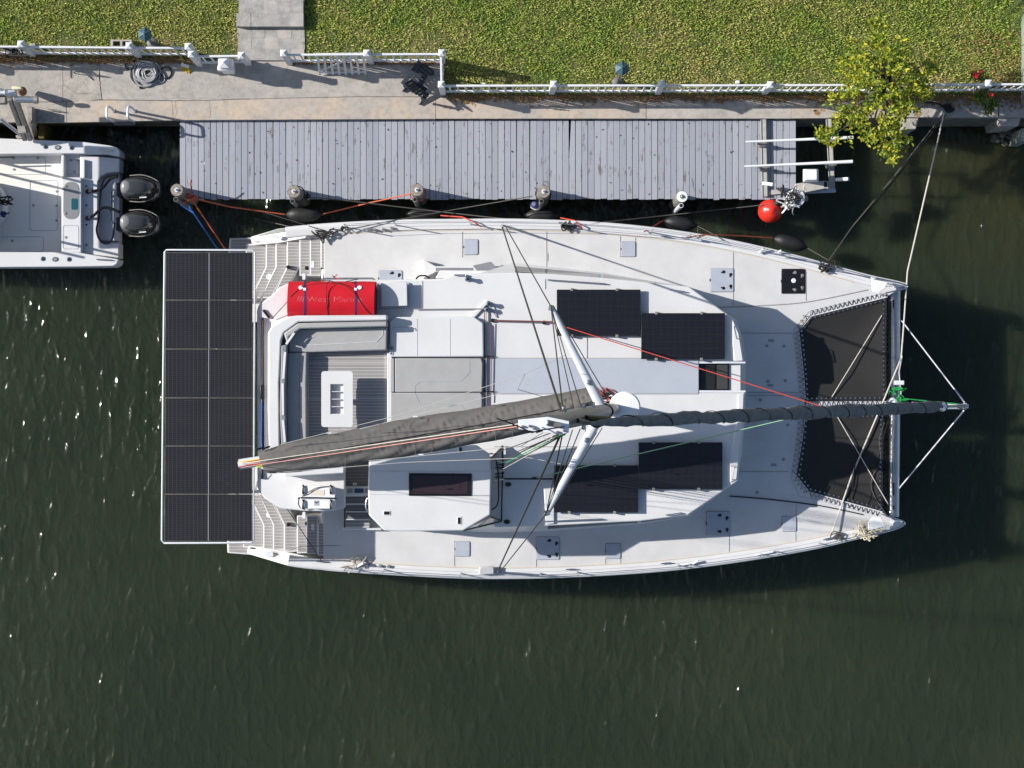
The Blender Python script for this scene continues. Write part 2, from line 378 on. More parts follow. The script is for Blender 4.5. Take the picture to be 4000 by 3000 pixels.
for seg in ([(401,391),(520,388),(640,391),(700,380),(760,390),(800,382),(860,391),(930,384),(1010,388)],[(683,395),(690,430),(684,470)],[(820,395),(824,440),(816,468)],[(245,330),(300,366),(340,364),(398,370)],[(520,330),(600,316),(700,322)]):
    mb = MB(); P_ = [W(u+random.uniform(-3,3),v+random.uniform(-2,2),G+.0005) for u,v in [(a[0]+(c[0]-a[0])*k/4,a[1]+(c[1]-a[1])*k/4) for a,c in zip(seg,seg[1:]) for k in range(4)]]
    mb.tube(P_, .0045, 4); mb.build('crack', seam, pav)
# stains on the cap where things were bolted
stain = mat('rust_brown_stain', (.20,.115,.05), .9, col2=(.40,.30,.21), scale=16, lo=.4, hi=.62)
for u, v, r in ((3192,440,14),(3187,425,9),(3215,428,10),(3583,442,16)):
    b = MB(); c = W(u,v,G+.003); pts = [c+Vector((math.cos(a)*r*.0058*(1+.35*math.sin(3*a+u)), math.sin(a)*r*.0058*(1+.3*math.cos(2*a+v)),0)) for a in np.linspace(0,2*math.pi,14)[:-1]]
    b.add(pts, [tuple(range(13))]); b.build('stain', stain, pav, smooth=False)
# round cover set in the slab by the gate
b = MB(); b.lathe(W(1010,268,G), [(.14,0),(.14,.006),(.125,.010),(.02,.010)], 20); b.build('round_cover', conc2, pav)
# crust of soil and dead leaves spilling over the slab edge under the fence
def litter():
    mb1 = MB()
    for i in range(5200):
        if random.random() < .72: u = random.uniform(1750,4150); v = 376 + abs(random.gauss(0,8))*(1+.8*math.sin(u*.013)**2) - 4
        elif random.random() < .8: u = random.uniform(-60,770); v = 232+abs(random.gauss(0,9))-3
        else: u = random.uniform(1130,1735); v = 244+abs(random.gauss(0,5))
        if u > 3450 and random.random() < .35: v += random.uniform(0,40)
        c = W(u,v,G+.012+random.random()*.03); a = random.uniform(0,6.28); l = random.uniform(.02,.055); w = l*random.uniform(.25,.5)
        d = Vector((math.cos(a),math.sin(a),random.uniform(-.4,.4)))*l; e = Vector((-math.sin(a),math.cos(a),random.uniform(-.5,.5)))*w
        mb1.add([c-d,c+e,c+d,c-e],[(0,1,2,3)])
    for i in range(900):      # lawn edge and the right-hand bare corner
        u = random.uniform(3760,4100); v = random.uniform(120,370)
        if random.random() < .5: u = random.uniform(-50,720); v = random.uniform(195,236)
        c = W(u,v,G+.045+random.random()*.03); a = random.uniform(0,6.28); l = random.uniform(.02,.06); w = l*random.uniform(.2,.5)
        d = Vector((math.cos(a),math.sin(a),random.uniform(-.3,.3)))*l; e = Vector((-math.sin(a),math.cos(a),random.uniform(-.4,.4)))*w
        mb1.add([c-d,c+e,c+d,c-e],[(0,1,2,3)])
    m = mat('dead_leaf_litter', (.16,.075,.025), .9, col2=(.30,.19,.08), scale=40, lo=.4, hi=.6)
    tag(mb1.build('leaf_litter', m, smooth=False), 'brown dead leaves and thatch along the foot of the fence', 'leaf litter', kind='stuff')
litter()

# paver path with a step
pp = MB(); pp.box(PATHX[0]+.02, PATHX[1]-.02, YL+.01, 40, G-.2, G+.004)
path = tag(pp.build('paver_path', conc, smooth=False), kind='structure')
def pavers(u0,u1,v0,v1,z,nx,ny,h):
    for i in range(nx):
        for j in range(ny):
            a0 = u0+(u1-u0)*i/nx; a1 = u0+(u1-u0)*(i+1)/nx; b0 = v0+(v1-v0)*j/ny; b1 = v0+(v1-v0)*(j+1)/ny
            if i == 0: a0 += random.uniform(-4,6)
            if i == nx-1: a1 += random.uniform(-6,3)
            b = MB(); p = W(a0+.5,b1-.5,z); q = W(a1-.5,b0+.5,z); b.box(p.x-.004,q.x+.004,p.y-.004,q.y+.004,z-h,z+random.uniform(-.003,.003)+.0015*((i+j)%2))
            b.build('paver', tile2 if (i*7+j*5+i*j) % 5 == 1 else tile, path, bevel=.0, seg=1)
pavers(930,1190,105,235,G+.06,5,3,.1)
pavers(927,1187,-302,103,G+.22,5,8,.2)

# ------------------------------------------------------------------ seawall face, king piles
sw = thing('seawall', 'stained concrete seawall face with king piles below the walkway', 'wall', W(2000,463,0))
wallm = mat('stained_seawall', (.20,.18,.15), .9, col2=(.08,.075,.055), scale=3, bump=.4, bscale=20)
mb = MB(); mb.box(-60,60,W(0,463,G).y-.0,W(0,463,G).y+.025,-2.4,G-.14); mb.build('wall_face', wallm, sw, smooth=False)
for u0,u1,v1,zz in ((3515,3592,505,G-.06),(3895,3992,492,G-.10),(-260,-190,505,G-.06)):
    mb = MB(); mb.prism([W(u0,452,zz),W(u1,452,zz),W(u1-14,v1,zz),W(u0+10,v1,zz)], z0=-2.2); mb.build('king_pile', conc2, sw, bevel=.02)
mb = MB()
for i in range(40):
    c = W(3925+random.gauss(0,18), 520+random.gauss(0,16), random.uniform(-.2,.25)); r = random.uniform(.04,.10)
    mb.lathe(c, [(r*.3,-r*.7),(r,-.1*r),(r*.75,.6*r),(r*.2,.85*r)], 6)
mb.build('oyster_cluster', mat('barnacle_crust', (.22,.2,.16), .95, var=.6, scale=25), sw, smooth=False)

# ------------------------------------------------------------------ picket fence
def pyramid_post(b, h, w=.063):
    b.box(-w,w,-w,w,0,h); w2 = w+.012
    b.box(-w2,w2,-w2,w2,h+.002,h+.03); z = h+.03
    b.add([(-w2,-w2,z),(w2,-w2,z),(w2,w2,z),(-w2,w2,z),(0,0,z+.055)], [(0,1,4),(1,2,4),(2,3,4),(3,0,4),(3,2,1,0)])
_b = MB(); pyramid_post(_b, 1.16)
POST = _b.build('post', whitep, thing('tmp','x','x',(0,0,0)), bevel=.004, seg=1, local=True)
_b = MB(); _b.box(-.019,.019,-.012,.012,0,.90); PICK = _b.build('picket', whitep, POST.parent, bevel=.003, seg=1, local=True)
TMPROOT = POST.parent
def fence(label, posts, skip_first=False, skip_last=False, gaps=(), tall=1.0):
    P = [W(u,v,G) for u, v in posts]
    root = thing('picket_fence', label, 'fence', P[0], 0, 'white picket fence runs')
    for i, p in enumerate(P):
        if (i == 0 and skip_first) or (i == len(P)-1 and skip_last): continue
        inst(POST, 'post', root, p-P[0], (random.gauss(0,.012),random.gauss(0,.012),0), (1,1,1.0+random.uniform(-.02,.02)))
    for i in range(len(P)-1):
        a, c = P[i], P[i+1]; d = (c-a); L = d.length; d.normalize(); rz = math.atan2(d.y,d.x)
        for z, w, h in ((.20,.042,.088),(.985,.044,.088)):
            b = MB(); b.beam(a+d*.065+Vector((0,0,z)), c-d*.065+Vector((0,0,z)), w, h); b.build('rail', whitep, root, bevel=.004, seg=1)
        n = max(2, int(round(L/.178))); 
        for k in range(1,n):
            if (i,k) in gaps: continue
            p = a+d*(L*k/n); inst(PICK,'picket',root,p-P[0]+Vector((0,0,.09)),(random.gauss(0,.006),random.gauss(0,.006),rz))
    return root
fence('white picket fence at the left end, behind the coiled hose', [(-285,210),(131,213),(545,217),(766,218)])
fence('short white picket fence run left of the gate opening', [(782,250),(972,248)])
fence('white picket fence run along the patio, behind the detached gate', [(1133,244),(1451,242),(1729,241)], skip_last=True)
fence('short white picket fence return where the fence steps forward', [(1729,241),(1731,362)])
fence('long white picket fence bordering the lawn above the dock', [(1731,362),(2155,361),(2568,361),(2985,360),(3398,359),(3811,357),(4225,355)], skip_first=True)
# detached gate leaning against the fence
gr = thing('garden_gate', 'white slatted gate leaf leaning loose against the picket fence', 'gate', W(1330,272,G))
lo0 = W(1250,288,G+.05); lo1 = W(1428,286,G+.05); hi0 = lo0+Vector((.02,.33,.88)); hi1 = lo1+Vector((.0,.33,.88))
for t in (.06,.94):
    b = MB(); b.beam(lo0.lerp(hi0,t),lo1.lerp(hi1,t),.03,.075,up=(0,-.35,1)); b.build('rail', whitep, gr, bevel=.004, seg=1)
for k in range(8):
    t = k/7; b = MB(); b.beam(lo0.lerp(lo1,t)+Vector((0,-.02,.008)),hi0.lerp(hi1,t)+Vector((0,-.02,.008)),.05,.02,up=(0,-1,.3)); b.build('slat', whitep, gr, bevel=.003, seg=1)
b = MB(); b.beam(lo0.lerp(hi0,.1)+Vector((.03,.02,0)),lo1.lerp(hi1,.9)+Vector((-.03,.02,0)),.06,.02,up=(0,-1,.3)); b.build('brace', whitep, gr, bevel=.003, seg=1)

# ------------------------------------------------------------------ dock
DZ = 1.22
def plank_mat():
    m = mat('weathered_grey_planks', (.33,.34,.37), .8); t = m.node_tree; p = t.nodes['Principled BSDF']
    g = nd(m,'ShaderNodeNewGeometry'); oi = nd(m,'ShaderNodeObjectInfo')
    ad = nd(m,'ShaderNodeVectorMath', operation='ADD'); t.links.new(g.outputs['Position'], ad.inputs[0])
    cb = nd(m,'ShaderNodeCombineXYZ'); t.links.new(mathn(m,'MULTIPLY',oi.outputs['Random'],37.0), cb.inputs[1]); t.links.new(cb.outputs[0], ad.inputs[1])
    def nz(sc, det):
        mp = nd(m,'ShaderNodeMapping'); mp.inputs['Scale'].default_value = sc; t.links.new(ad.outputs[0], mp.inputs[0])
        n = nd(m,'ShaderNodeTexNoise'); n.inputs['Scale'].default_value = 1; n.inputs['Detail'].default_value = det; n.inputs['Roughness'].default_value=.65; t.links.new(mp.outputs[0], n.inputs['Vector']); return n.outputs['Fac']
    grain = nz((55,2.2,1),6); wear = nz((14,3.0,1),8); soft = nz((2,1.2,1),3)
    c1 = nd(m,'ShaderNodeMix',data_type='RGBA'); c1.inputs[6].default_value=(.245,.262,.31,1); c1.inputs[7].default_value=(.375,.39,.435,1)
    t.links.new(mathn(m,'ADD',mathn(m,'MULTIPLY',grain,.5),mathn(m,'MULTIPLY',oi.outputs['Random'],.48)), c1.inputs[0])
    wr = nd(m,'ShaderNodeMapRange'); wr.inputs['From Min'].default_value=.585; wr.inputs['From Max'].default_value=.70; wr.inputs['To Max'].default_value=.85
    t.links.new(mathn(m,'ADD',wear,mathn(m,'MULTIPLY',mathn(m,'SUBTRACT',soft,.5),.35)), wr.inputs[0])
    c2 = nd(m,'ShaderNodeMix',data_type='RGBA'); t.links.new(wr.outputs[0],c2.inputs[0]); t.links.new(c1.outputs[2],c2.inputs[6]); c2.inputs[7].default_value=(.10,.085,.07,1)
    t.links.new(c2.outputs[2], p.inputs['Base Color'])
    bp = nd(m,'ShaderNodeBump'); bp.inputs['Strength'].default_value=.35; bp.inputs['Distance'].default_value=.006; t.links.new(grain,bp.inputs['Height']); t.links.new(bp.outputs[0],p.inputs['Normal'])
    return m
plk = plank_mat()
y1 = W(0,467,DZ).y; y0 = W(0,777,DZ).y; x0 = W(702,0,DZ).x; x1 = W(3110,0,DZ).x
dock = thing('dock', 'grey weathered plank dock alongside the seawall', 'dock', ((x0+x1)/2,(y0+y1)/2,0))
npk = 98; pw = (x1-x0)/npk
edges = [x0]
for i in range(npk): edges.append(edges[-1]+pw*random.uniform(.93,1.07))
edges = [x0+(e-x0)*(x1-x0)/(edges[-1]-x0) for e in edges]
for i in range(npk):
    xa = edges[i]+.004+random.uniform(-.001,.004); xb = edges[i+1]-.004-random.uniform(-.001,.003)
    ya = y0-random.uniform(-.012,.025); yb = y1-random.uniform(0,.02); z = DZ+random.uniform(-.005,.005); sk = random.gauss(0,.003)
    b = MB()
    if i == 62: xa += .0; b.prism([Vector((xa+.045,yb,z)),Vector((xb,yb,z)),Vector((xb,ya,z)),Vector((xa,ya,z)),Vector((xa,yb-.85,z))],dz=.038)
    else: b.prism([Vector((xa+sk,yb,z)),Vector((xb+sk,yb,z)),Vector((xb,ya,z)),Vector((xa,ya,z))],dz=.038)
    b.build('plank', plk, dock, bevel=.004, seg=1)
dkw = mat('dark_dock_timber', (.10,.085,.07), .85, var=.4, scale=8)
for y in (y0+.10,(y0+y1)/2,y1-.12):
    b = MB(); b.box(x0+.03,x1-.03,y-.04,y+.04,DZ-.26,DZ-.045); b.build('stringer', dkw, dock)
b = MB(); b.box(x0+.01,x1-.01,y0+.012,y0+.045,DZ-.24,DZ-.043); b.build('fascia_board', dkw, dock)
dm = MB()
for i in range(110):       # twigs, droppings and leaf bits lying about
    u = random.uniform(760,3080); v = random.uniform(480,765); c = W(u,v,DZ+.008); a = random.uniform(0,6.28); l = random.uniform(.008,.035); w = l*random.uniform(.3,.6)
    d = Vector((math.cos(a),math.sin(a),.1))*l; e = Vector((-math.sin(a),math.cos(a),.2))*w; dm.add([c-d,c+e,c+d,c-e],[(0,1,2,3)])
tag(dm.build('dock_debris', mat('dark_leaf_bits', (.05,.035,.025), .9), smooth=False), 'small dark leaf bits scattered over the dock planks', 'debris', kind='stuff')

# pilings
pilem = mat('grey_weathered_piling', (.23,.22,.21), .85, col2=(.10,.095,.09), scale=7, bump=.5, bscale=22)
pileend = mat('piling_end_grain', (.33,.29,.25), .85, col2=(.19,.165,.14), scale=22, bump=.3)
def piling(lab, u, v, z, r, cap, twin=True, lean=(0,0)):
    t = W(u,v,z); base = Vector((t.x-lean[0], t.y-lean[1], -2.0))
    root = thing('dock_piling', lab, 'piling', (base.x,base.y,-2.0), 0, 'pilings along the outer dock edge')
    b = MB()
    n = 20; vs=[]; fs=[]
    for h in (-2.0, 0, 1.0, z-.02, z):
        f = (h+2)/(z+2); c = base.lerp(t, f)
        for k in range(n):
            a = 2*math.pi*k/n; rr = r*(1 + .03*math.sin(5*a+u))*(.93 if h == z else 1) + (.006 if k % 5 == 0 else 0)
            vs.append((c.x+rr*math.cos(a), c.y+rr*math.sin(a), h))
    for i in range(4):
        for k in range(n): fs.append((i*n+k,i*n+(k+1)%n,(i+1)*n+(k+1)%n,(i+1)*n+k))
    b.add(vs,fs); b.build('shaft', pilem, root)
    b = MB(); b.lathe(t, [(r*.92,-.01),(r*.92,.003),(r*.3,.006)], 20)
    b.build('top', plastic if cap else pileend, root)
    b = MB(); b.lathe(t+Vector((0,0,.006)), [(.055,0),(.055,.012),(.03,.014)], 6); bolt = b.build('bolt_washer', galv if cap else alup, root)
    b = MB(); b.lathe(t+Vector((0,0,.018)), [(.026,0),(.026,.03),(.018,.036)], 6); b.build('bolt', alu, bolt)
    if twin:       # pipe clamped to the outer side
        dx = -.02 if not cap else .02
        b = MB(); c = Vector((t.x+dx-.03, t.y-r-.055, 0)); q = .055
        b.lathe((c.x,c.y,-1.5), [(q,0),(q,z+1.5-.12)], 12); pipe = b.build('pipe', pilem if not cap else alup, root)
        b = MB(); b.lathe((c.x,c.y,z-.118), [(q*.72,0),(q*.72,.002)], 12); b.build('pipe_mouth', black, pipe)
    return t
PT = [piling('leaning grey piling at the left dock corner tied with orange rope',691,742,2.15,.145,False,lean=(.0,.0)),
      piling('grey piling wrapped with black rope, second from the left',1148,748,2.1,.15,False),
      piling('grey piling with a red rope loop, third along the dock',1628,742,2.1,.15,False),
      piling('grey piling beside the white dock float, fourth along the dock',2124,748,2.1,.15,False),
      piling('white capped dock piling nearest the red ball buoy',2664,768,2.0,.135,True)]
# ------------------------------------------------------------------ catamaran
CAT = thing('catamaran', 'large white sailing catamaran with solar panels and two black bow nets moored at the dock', 'catamaran', W(2200,1570,0))
def zd(x): return 1.72 + .0176*(x+4.2)          # sheer of the deck
def D(u, v, dz=0.0):                            # point on the deck plane (plus dz) seen at a pixel
    z = 1.8
    for _ in range(4): z = zd((u-2000)*(CAM_H-z)/FPX) + dz
    return W(u, v, z)
RZ = 3.22                                       # flat roof level
PORT_OUT = [(985,918),(1085,891),(1266,872),(1555,857),(1808,854),(1989,853),(2170,858),(2350,867),(2531,884),(2712,909),(2893,943),(3074,985),(3255,1034),(3400,1073),(3500,1095),(3540,1106)]
STBD_OUT = [(964,2163),(1124,2211),(1300,2231),(1500,2246),(1800,2261),(2000,2263),(2200,2258),(2400,2248),(2600,2233),(2800,2210),(3000,2180),(3200,2144),(3350,2108),(3450,2084),(3500,2070),(3530,2056)]
PO = catmull([D(u,v) for u,v in PORT_OUT], 5); SO = catmull([D(u,v) for u,v in STBD_OUT], 5)
def interp(poly, x):
    for a, b in zip(poly, poly[1:]):
        if a.x <= x <= b.x: return a.y+(b.y-a.y)*(x-a.x)/max(1e-6,b.x-a.x)
    return poly[0].y if x < poly[0].x else poly[-1].y
def hull(poly, s, name, aft_u):
    xa = W(aft_u,0,.5).x; xb = poly[-1].x; n = 40; vs = []; fs = []
    for i in range(n+1):
        x = xa+(xb-xa)*i/n; yo = interp(poly, x); z = zd(x)-.02
        st = min(1, max(0,(x+4.40)/.25)); z = .40+(z-.40)*st
        wid = 1.95*min(1, ((xb-x)/4.2+.02))**.75; wid = max(wid,.03); ins = .13*wid; ymid = yo-s*wid*.5
        stern = min(1,(x-xa)/1.5+.35)
        vs += [(x,yo-s*.004,z),(x,yo-s*.035,z-.30*stern),(x,yo-s*ins*.9,.25),(x-.0,yo-s*ins,0),(x,ymid-s*-.25*wid,-.45*stern),(x,ymid-s*.25*wid,-.45*stern),(x,yo-s*(wid-ins),0),(x,yo-s*wid,z-.1)]
    m = 8
    for i in range(n):
        for k in range(m): fs.append((i*m+k,i*m+(k+1)%m,(i+1)*m+(k+1)%m,(i+1)*m+k) if s < 0 else ((i+1)*m+k,(i+1)*m+(k+1)%m,i*m+(k+1)%m,i*m+k))
    fs += [tuple(range(m)), tuple(n*m+k for k in range(m))]
    b = MB(); b.add(vs,fs); h = b.build(name, gel, CAT, ang=45)
    # swim platform edge and boot stripe
    return h
hp = hull(PO, 1, 'port_hull', 896); hs = hull(SO, -1, 'starboard_hull', 888)
# gunwale: rounded shoulder along each outer deck edge
def gunwale(poly, s, start):
    prof = [(0,-.10),(.0,-.02),(.018,.035),(.07,.055),(.12,.052),(.20,.040),(.245,.032),(.26,-.02)]
    pts = [p for p in poly if p.x > start]; vs = []; m = len(prof)
    for i, p in enumerate(pts):
        d = (pts[min(i+1,len(pts)-1)]-pts[max(i-1,0)]); d.z = 0; d.normalize(); nrm = Vector((d.y,-d.x,0))*s
        fall = min(1,(pts[-1].x-p.x)/.9+.25)
        for a, h in prof: vs.append(p+nrm*a*fall+Vector((0,0,h)))
    fs = []
    for i in range(len(pts)-1):
        for k in range(m-1): fs.append((i*m+k,i*m+k+1,(i+1)*m+k+1,(i+1)*m+k) if s < 0 else ((i+1)*m+k,(i+1)*m+k+1,i*m+k+1,i*m+k))
    b = MB(); b.add(vs,fs); return b.build('gunwale', gel, CAT, ang=60)
gunwale(PO, 1, W(1090,0,1.7).x); gunwale(SO, -1, W(1120,0,1.7).x)
# stepped chine strips just inside the gunwale
def along(poly, s, off, dz, u0, u1, r, m, name, n=6):
    xa = W(u0,0,1.8).x; xb = W(u1,0,1.8).x; pts = []
    for i in range(61):
        x = xa+(xb-xa)*i/60; e = .02; d = Vector((2*e, interp(poly,x+e)-interp(poly,x-e), 0)).normalized(); nrm = Vector((d.y,-d.x,0))*s
        pts.append(Vector((x, interp(poly,x), zd(x)+dz))+nrm*off)
    b = MB(); b.tube(pts, r, n); return b.build(name, m, CAT)
cream = mat('cream_caulk', (.66,.58,.46), .6)
for poly, s in ((PO,1),(SO,-1)):
    along(poly,s,.268,.006,1300,3340,.008,cream,'caulk_line')
    along(poly,s,.095,.055,1350,3400,.007,lid,'rub_strip'); along(poly,s,.165,.047,1350,3380,.005,lid,'rub_strip')
    along(poly,s,.02,-.045,1150,3450,.012,alup,'rubbing_rail')
# main deck plate
inner = [(3515,1128),(3466,1158),(3168,1233),(3120,1291),(3139,1480),(3144,1560),(3144,1622),(3130,1728),(3110,1857),(3160,1924),(3448,2002),(3505,2040)]
top = [p+Vector((0,-.05,0)) for p in PO if p.x > W(1262,0,1.7).x] + [D(u,v) for u,v in inner] + [p+Vector((0,.05,0)) for p in reversed(SO) if p.x > W(1262,0,1.7).x]
b = MB(); b.prism(top, dz=.16); deck = b.build('deck', nonskid, CAT, bevel=.012)
b = MB(); b.prism([W(1010,1190,1.5),W(3090,1190,1.5),W(3090,1900,1.5),W(1010,1900,1.5)], z0=.75); b.build('bridge_deck', gel, CAT)
# grooves between moulded deck panels
def strip(pts, r, m, name, par=CAT, n=6): b = MB(); b.tube(pts, r, n); return b.build(name, m, par)
for seg in ([(1806,905),(1806,1005)],[(2423,922),(2423,1005)],[(2482,928),(2482,942)],[(2864,985),(2864,1195)],[(3148,1060),(3148,1175)],[(1775,2112),(1775,2212)],[(2095,2185),(2095,2217)],[(2365,2182),(2365,2212)],[(2424,2182),(2424,2206)],
            [(2848,2088),(2848,2165)],[(3110,1972),(3110,2015)],[(3108,2078),(3108,2125)],[(2135,905),(2135,1040)],[(2895,1301),(3095,1301)],[(2890,1842),(3080,1842)],[(2920,1533),(3118,1533)],[(2920,1545),(3118,1545)],[(2140,990),(2140,1020)]):
    strip([D(*seg[0],.003),D(*seg[1],.003)], .0065, seam, 'deck_seam', deck)
strip(catmull([D(2800,1200,.004),D(2950,1195,.004),D(3150,1180,.004),D(3390,1132,.004)],6), .012, seam, 'deck_seam', deck)
for seg in ([(2850,1938),(3000,1950),(3200,1975),(3370,2010)],): strip(catmull([D(*p,.012) for p in seg],6), .014, black, 'jackline', CAT)
# net rim
for pts in ([(3466,1160),(3169,1235),(3122,1292),(3141,1480),(3146,1560)],[(3146,1622),(3132,1728),(3112,1857),(3161,1922),(3447,2000)]):
    strip([D(u,v,.012) for u,v in pts], .014, gel, 'net_rim', CAT, 8)

strip([D(3462,1142,.003),D(3160,1216,.003),D(3098,1290,.003),D(3120,1500,.003),D(3122,1590,.003),D(3116,1690,.003),D(3090,1868,.003),D(3122,1938,.003),D(3440,2014,.003)], .006, lid, 'flange_seam', deck)
# ---- hatches
def hatch(u0,u1,v0,v1,marks=False,dark=False,dz=0.0,hinge=True,pos=None):
    c = pos(u0,v1) if pos else D(u0,v1); q = pos(u1,v0) if pos else D(u1,v0); z = (c.z+q.z)/2
    b = MB(); b.prism(rrect(c.x,q.x,c.y,q.y,z+.014,.03), dz=.03); fr = b.build('hatch', seam, CAT, bevel=.004, seg=1)
    g = .014; b = MB(); b.prism(rrect(c.x+g,q.x-.008,c.y+.008,q.y-.008,z+.026,.025), dz=.02); lidp = b.build('hatch_lid', smoke if dark else lid, fr, bevel=.005, seg=1)
    w = q.x-c.x; h = q.y-c.y
    if marks:
        for fx, fy, a in ((.58,.84,.3),(.87,.73,1.2),(.57,.16,-.3),(.87,.25,1.6)):
            p = Vector((c.x+w*fx, c.y+h*fy, z+.0295)); d = Vector((math.cos(a),math.sin(a),0))
            b = MB(); b.lathe(p, [(.036,-.006),(.036,.003),(.028,.006)], 10); b.beam(p-d*.06, p+d*.02, .03, .010); b.build('latch', black if not dark else galv, fr)
    if dark:
        b = MB(); b.lathe((c.x+w*.52, c.y+h*.52, z+.029), [(.055,-.006),(.055,.004),(.045,.012),(.025,.012)], 20); b.build('vent', alup, fr)
    if hinge:
        b = MB(); b.box(c.x-.004,c.x+.012,c.y+h*.45,c.y+h*.55,z,z+.034); b.build('hinge', black, fr)
for a in ((1810,1868,934,996),(2424,2483,942,1004),(1776,1836,2114,2174),(2364,2425,2122,2183),(3053,3111,2016,2077)): hatch(*a)
for a in ((2772,2866,1047,1141),(2093,2186,2096,2187),(2758,2852,1997,2091)): hatch(*a, marks=True)
hatch(3050,3146,1049,1148,marks=True,dark=True)
hatch(1478,1572,1056,1120,marks=True)
for u,v in ((2995,1350),(3000,1490),(2970,1562),(3068,1487),(3062,1352),(3078,1660),(3060,1795),(2957,1923),(2860,1505)):
    b = MB(); b.lathe(D(u,v), [(.034,0),(.034,.012),(.02,.02)], 12); b.build('deck_fitting', galv, deck)
for u,v in ((3012,1330),(3010,1505),(3024,1640),(3022,1816)):
    b = MB(); p = D(u,v,.004); b.box(p.x-.065,p.x+.065,p.y-.026,p.y+.026,p.z-.01,p.z+.004); b.build('deck_drain', seam, deck)

# ---- stern steps
def steps(side):
    if side == 'p':
        cols = [(960,1036,.62),(1039,1074,.82),(1077,1117,1.02),(1121,1166,1.22),(1170,1208,1.36),(1211,1249,1.52),(1253,1280,1.68)]
        f = lambda v: v
    else:
        cols = [(950,1026,.62),(1029,1064,.82),(1067,1106,1.02),(1110,1157,1.22),(1160,1195,1.36),(1198,1238,1.52),(1241,1268,1.68)]
        f = lambda v: 3092-v
    # swim platform
    pl = [(896,930),(1035,926),(1035,1160),(880,1160)] if side == 'p' else [(888,3092-930),(1026,3092-926),(1026,3092-1180),(880,3092-1180)]
    if side == 's': pl = [(887,2127),(888,2160),(1026,2172),(1026,1940),(880,1940)]
    b = MB(); b.prism([W(u,v,.46) for u,v in pl], z0=.12); sp = b.build('swim_platform', gel, CAT, bevel=.02)
    b = MB(); b.prism([W(u+(8 if u<950 else -4),v+(5 if v<1000 or (v<1945) else -5),.467) for u,v in pl], dz=.008); b.build('foam_pad', eva, sp)
    for i,(u0,u1,z) in enumerate(cols):
        tp = 950+max(0,(1120-u0))*.0+ (0 if i > 1 else 20); vt = max(905, 948-(u0-1000)*.11)
        poly = [(u0,vt),(u1+ (4 if i < 6 else 0),vt),(u1+(4 if i<6 else 0),1042)]
        if i < 4: poly += [(u1-58,1165),(u0-58,1165)]
        poly += [(u0,1042)]
        if i >= 4: poly = [(u0,vt),(u1+4,vt),(u1+4,1078 if i < 6 else 1045),(u0,1078 if i < 6 else 1045)]
        b = MB(); b.prism([W(u,f(v),z) for u,v in poly], z0=.15); st = b.build('stern_step', gel, CAT, bevel=.012)
        def ins(poly, m): 
            return [(min(u1-m+3,max(u0+m,u)) if i >= 4 or v <= 1042 else u+(m if u < u0-20 else -m), v+(m+2 if v < 1000 else (-m-2 if v > 1060 else 0))) for u,v in poly]
        ip = ins(poly, 4)
        b = MB(); b.prism([W(u,f(v),z+.008) for u,v in ip], dz=.01); b.build('foam_pad', eva, st)
    b = MB(); b.lathe(W(1052,f(1081),.83), [(.07,0),(.07,.008),(.05,.012),(.05,.006)], 18); b.build('shower_cover', alup, CAT)
    for u,v in ((1126,1043),(1198,1047)):
        b = MB(); b.lathe(W(u,f(v),1.37), [(.045,-.12),(.045,.008),(.02,.014)], 12); b.build('step_light', black, CAT)
    for u,v,z in ((1187,1080,1.365),(1222,1033,1.525)):
        p = W(u,f(v),z); b = MB(); b.prism(rrect(p.x-.035,p.x+.035,p.y-.075,p.y+.075,p.z+.012,.02), dz=.02); b.build('step_latch', alup, CAT)
    # bulwark that slopes down to the stern outside the steps
    if side == 'p': bw = [(977,925,.62),(1085,893,1.35),(1266,874,1.74),(1340,870,1.76),(1340,912,1.76),(1262,918,1.70),(1090,948,1.18),(985,958,.62)]
    else: bw = [(964,2163,.62),(1124,2210,1.40),(1270,2229,1.74),(1345,2236,1.76),(1345,2195,1.76),(1262,2188,1.70),(1100,2152,1.2),(970,2130,.62)]
    b = MB(); b.prism([W(*p) for p in bw], z0=.2); bul = b.build('stern_bulwark', gel, CAT, bevel=.03)
    for (u,v,z,w,h) in (((1075,923,1.34,.07,.045),(1003,941,.78,.09,.02)) if side=='p' else ((1050,2166,1.06,.10,.05),(985,2141,.72,.06,.014))):
        p = W(u,v,z); b = MB(); b.prism(rrect(p.x-w,p.x+w,p.y-h,p.y+h,p.z+.03,.02), dz=.12); b.build('bulwark_fitting', alup if w>.06 else black, CAT)
steps('p'); steps('s')
# deck panel between steps and cabin, aft cockpit under the roof
b = MB(); b.prism([W(1100,1165,1.45),W(1500,1165,1.45),W(1500,1930,1.45),W(1100,1930,1.45)], z0=1.2); b.build('cockpit_sole', eva, CAT)
for f,(v0,v1) in (('p',(1050,1165)),('s',(1925,2045))):
    b = MB(); b.prism([W(1255,v0,1.70),W(1560,v0,1.70),W(1560,v1,1.70),W(1255,v1,1.70)], z0=1.2); b.build('side_deck_step', gel, CAT, bevel=.03)

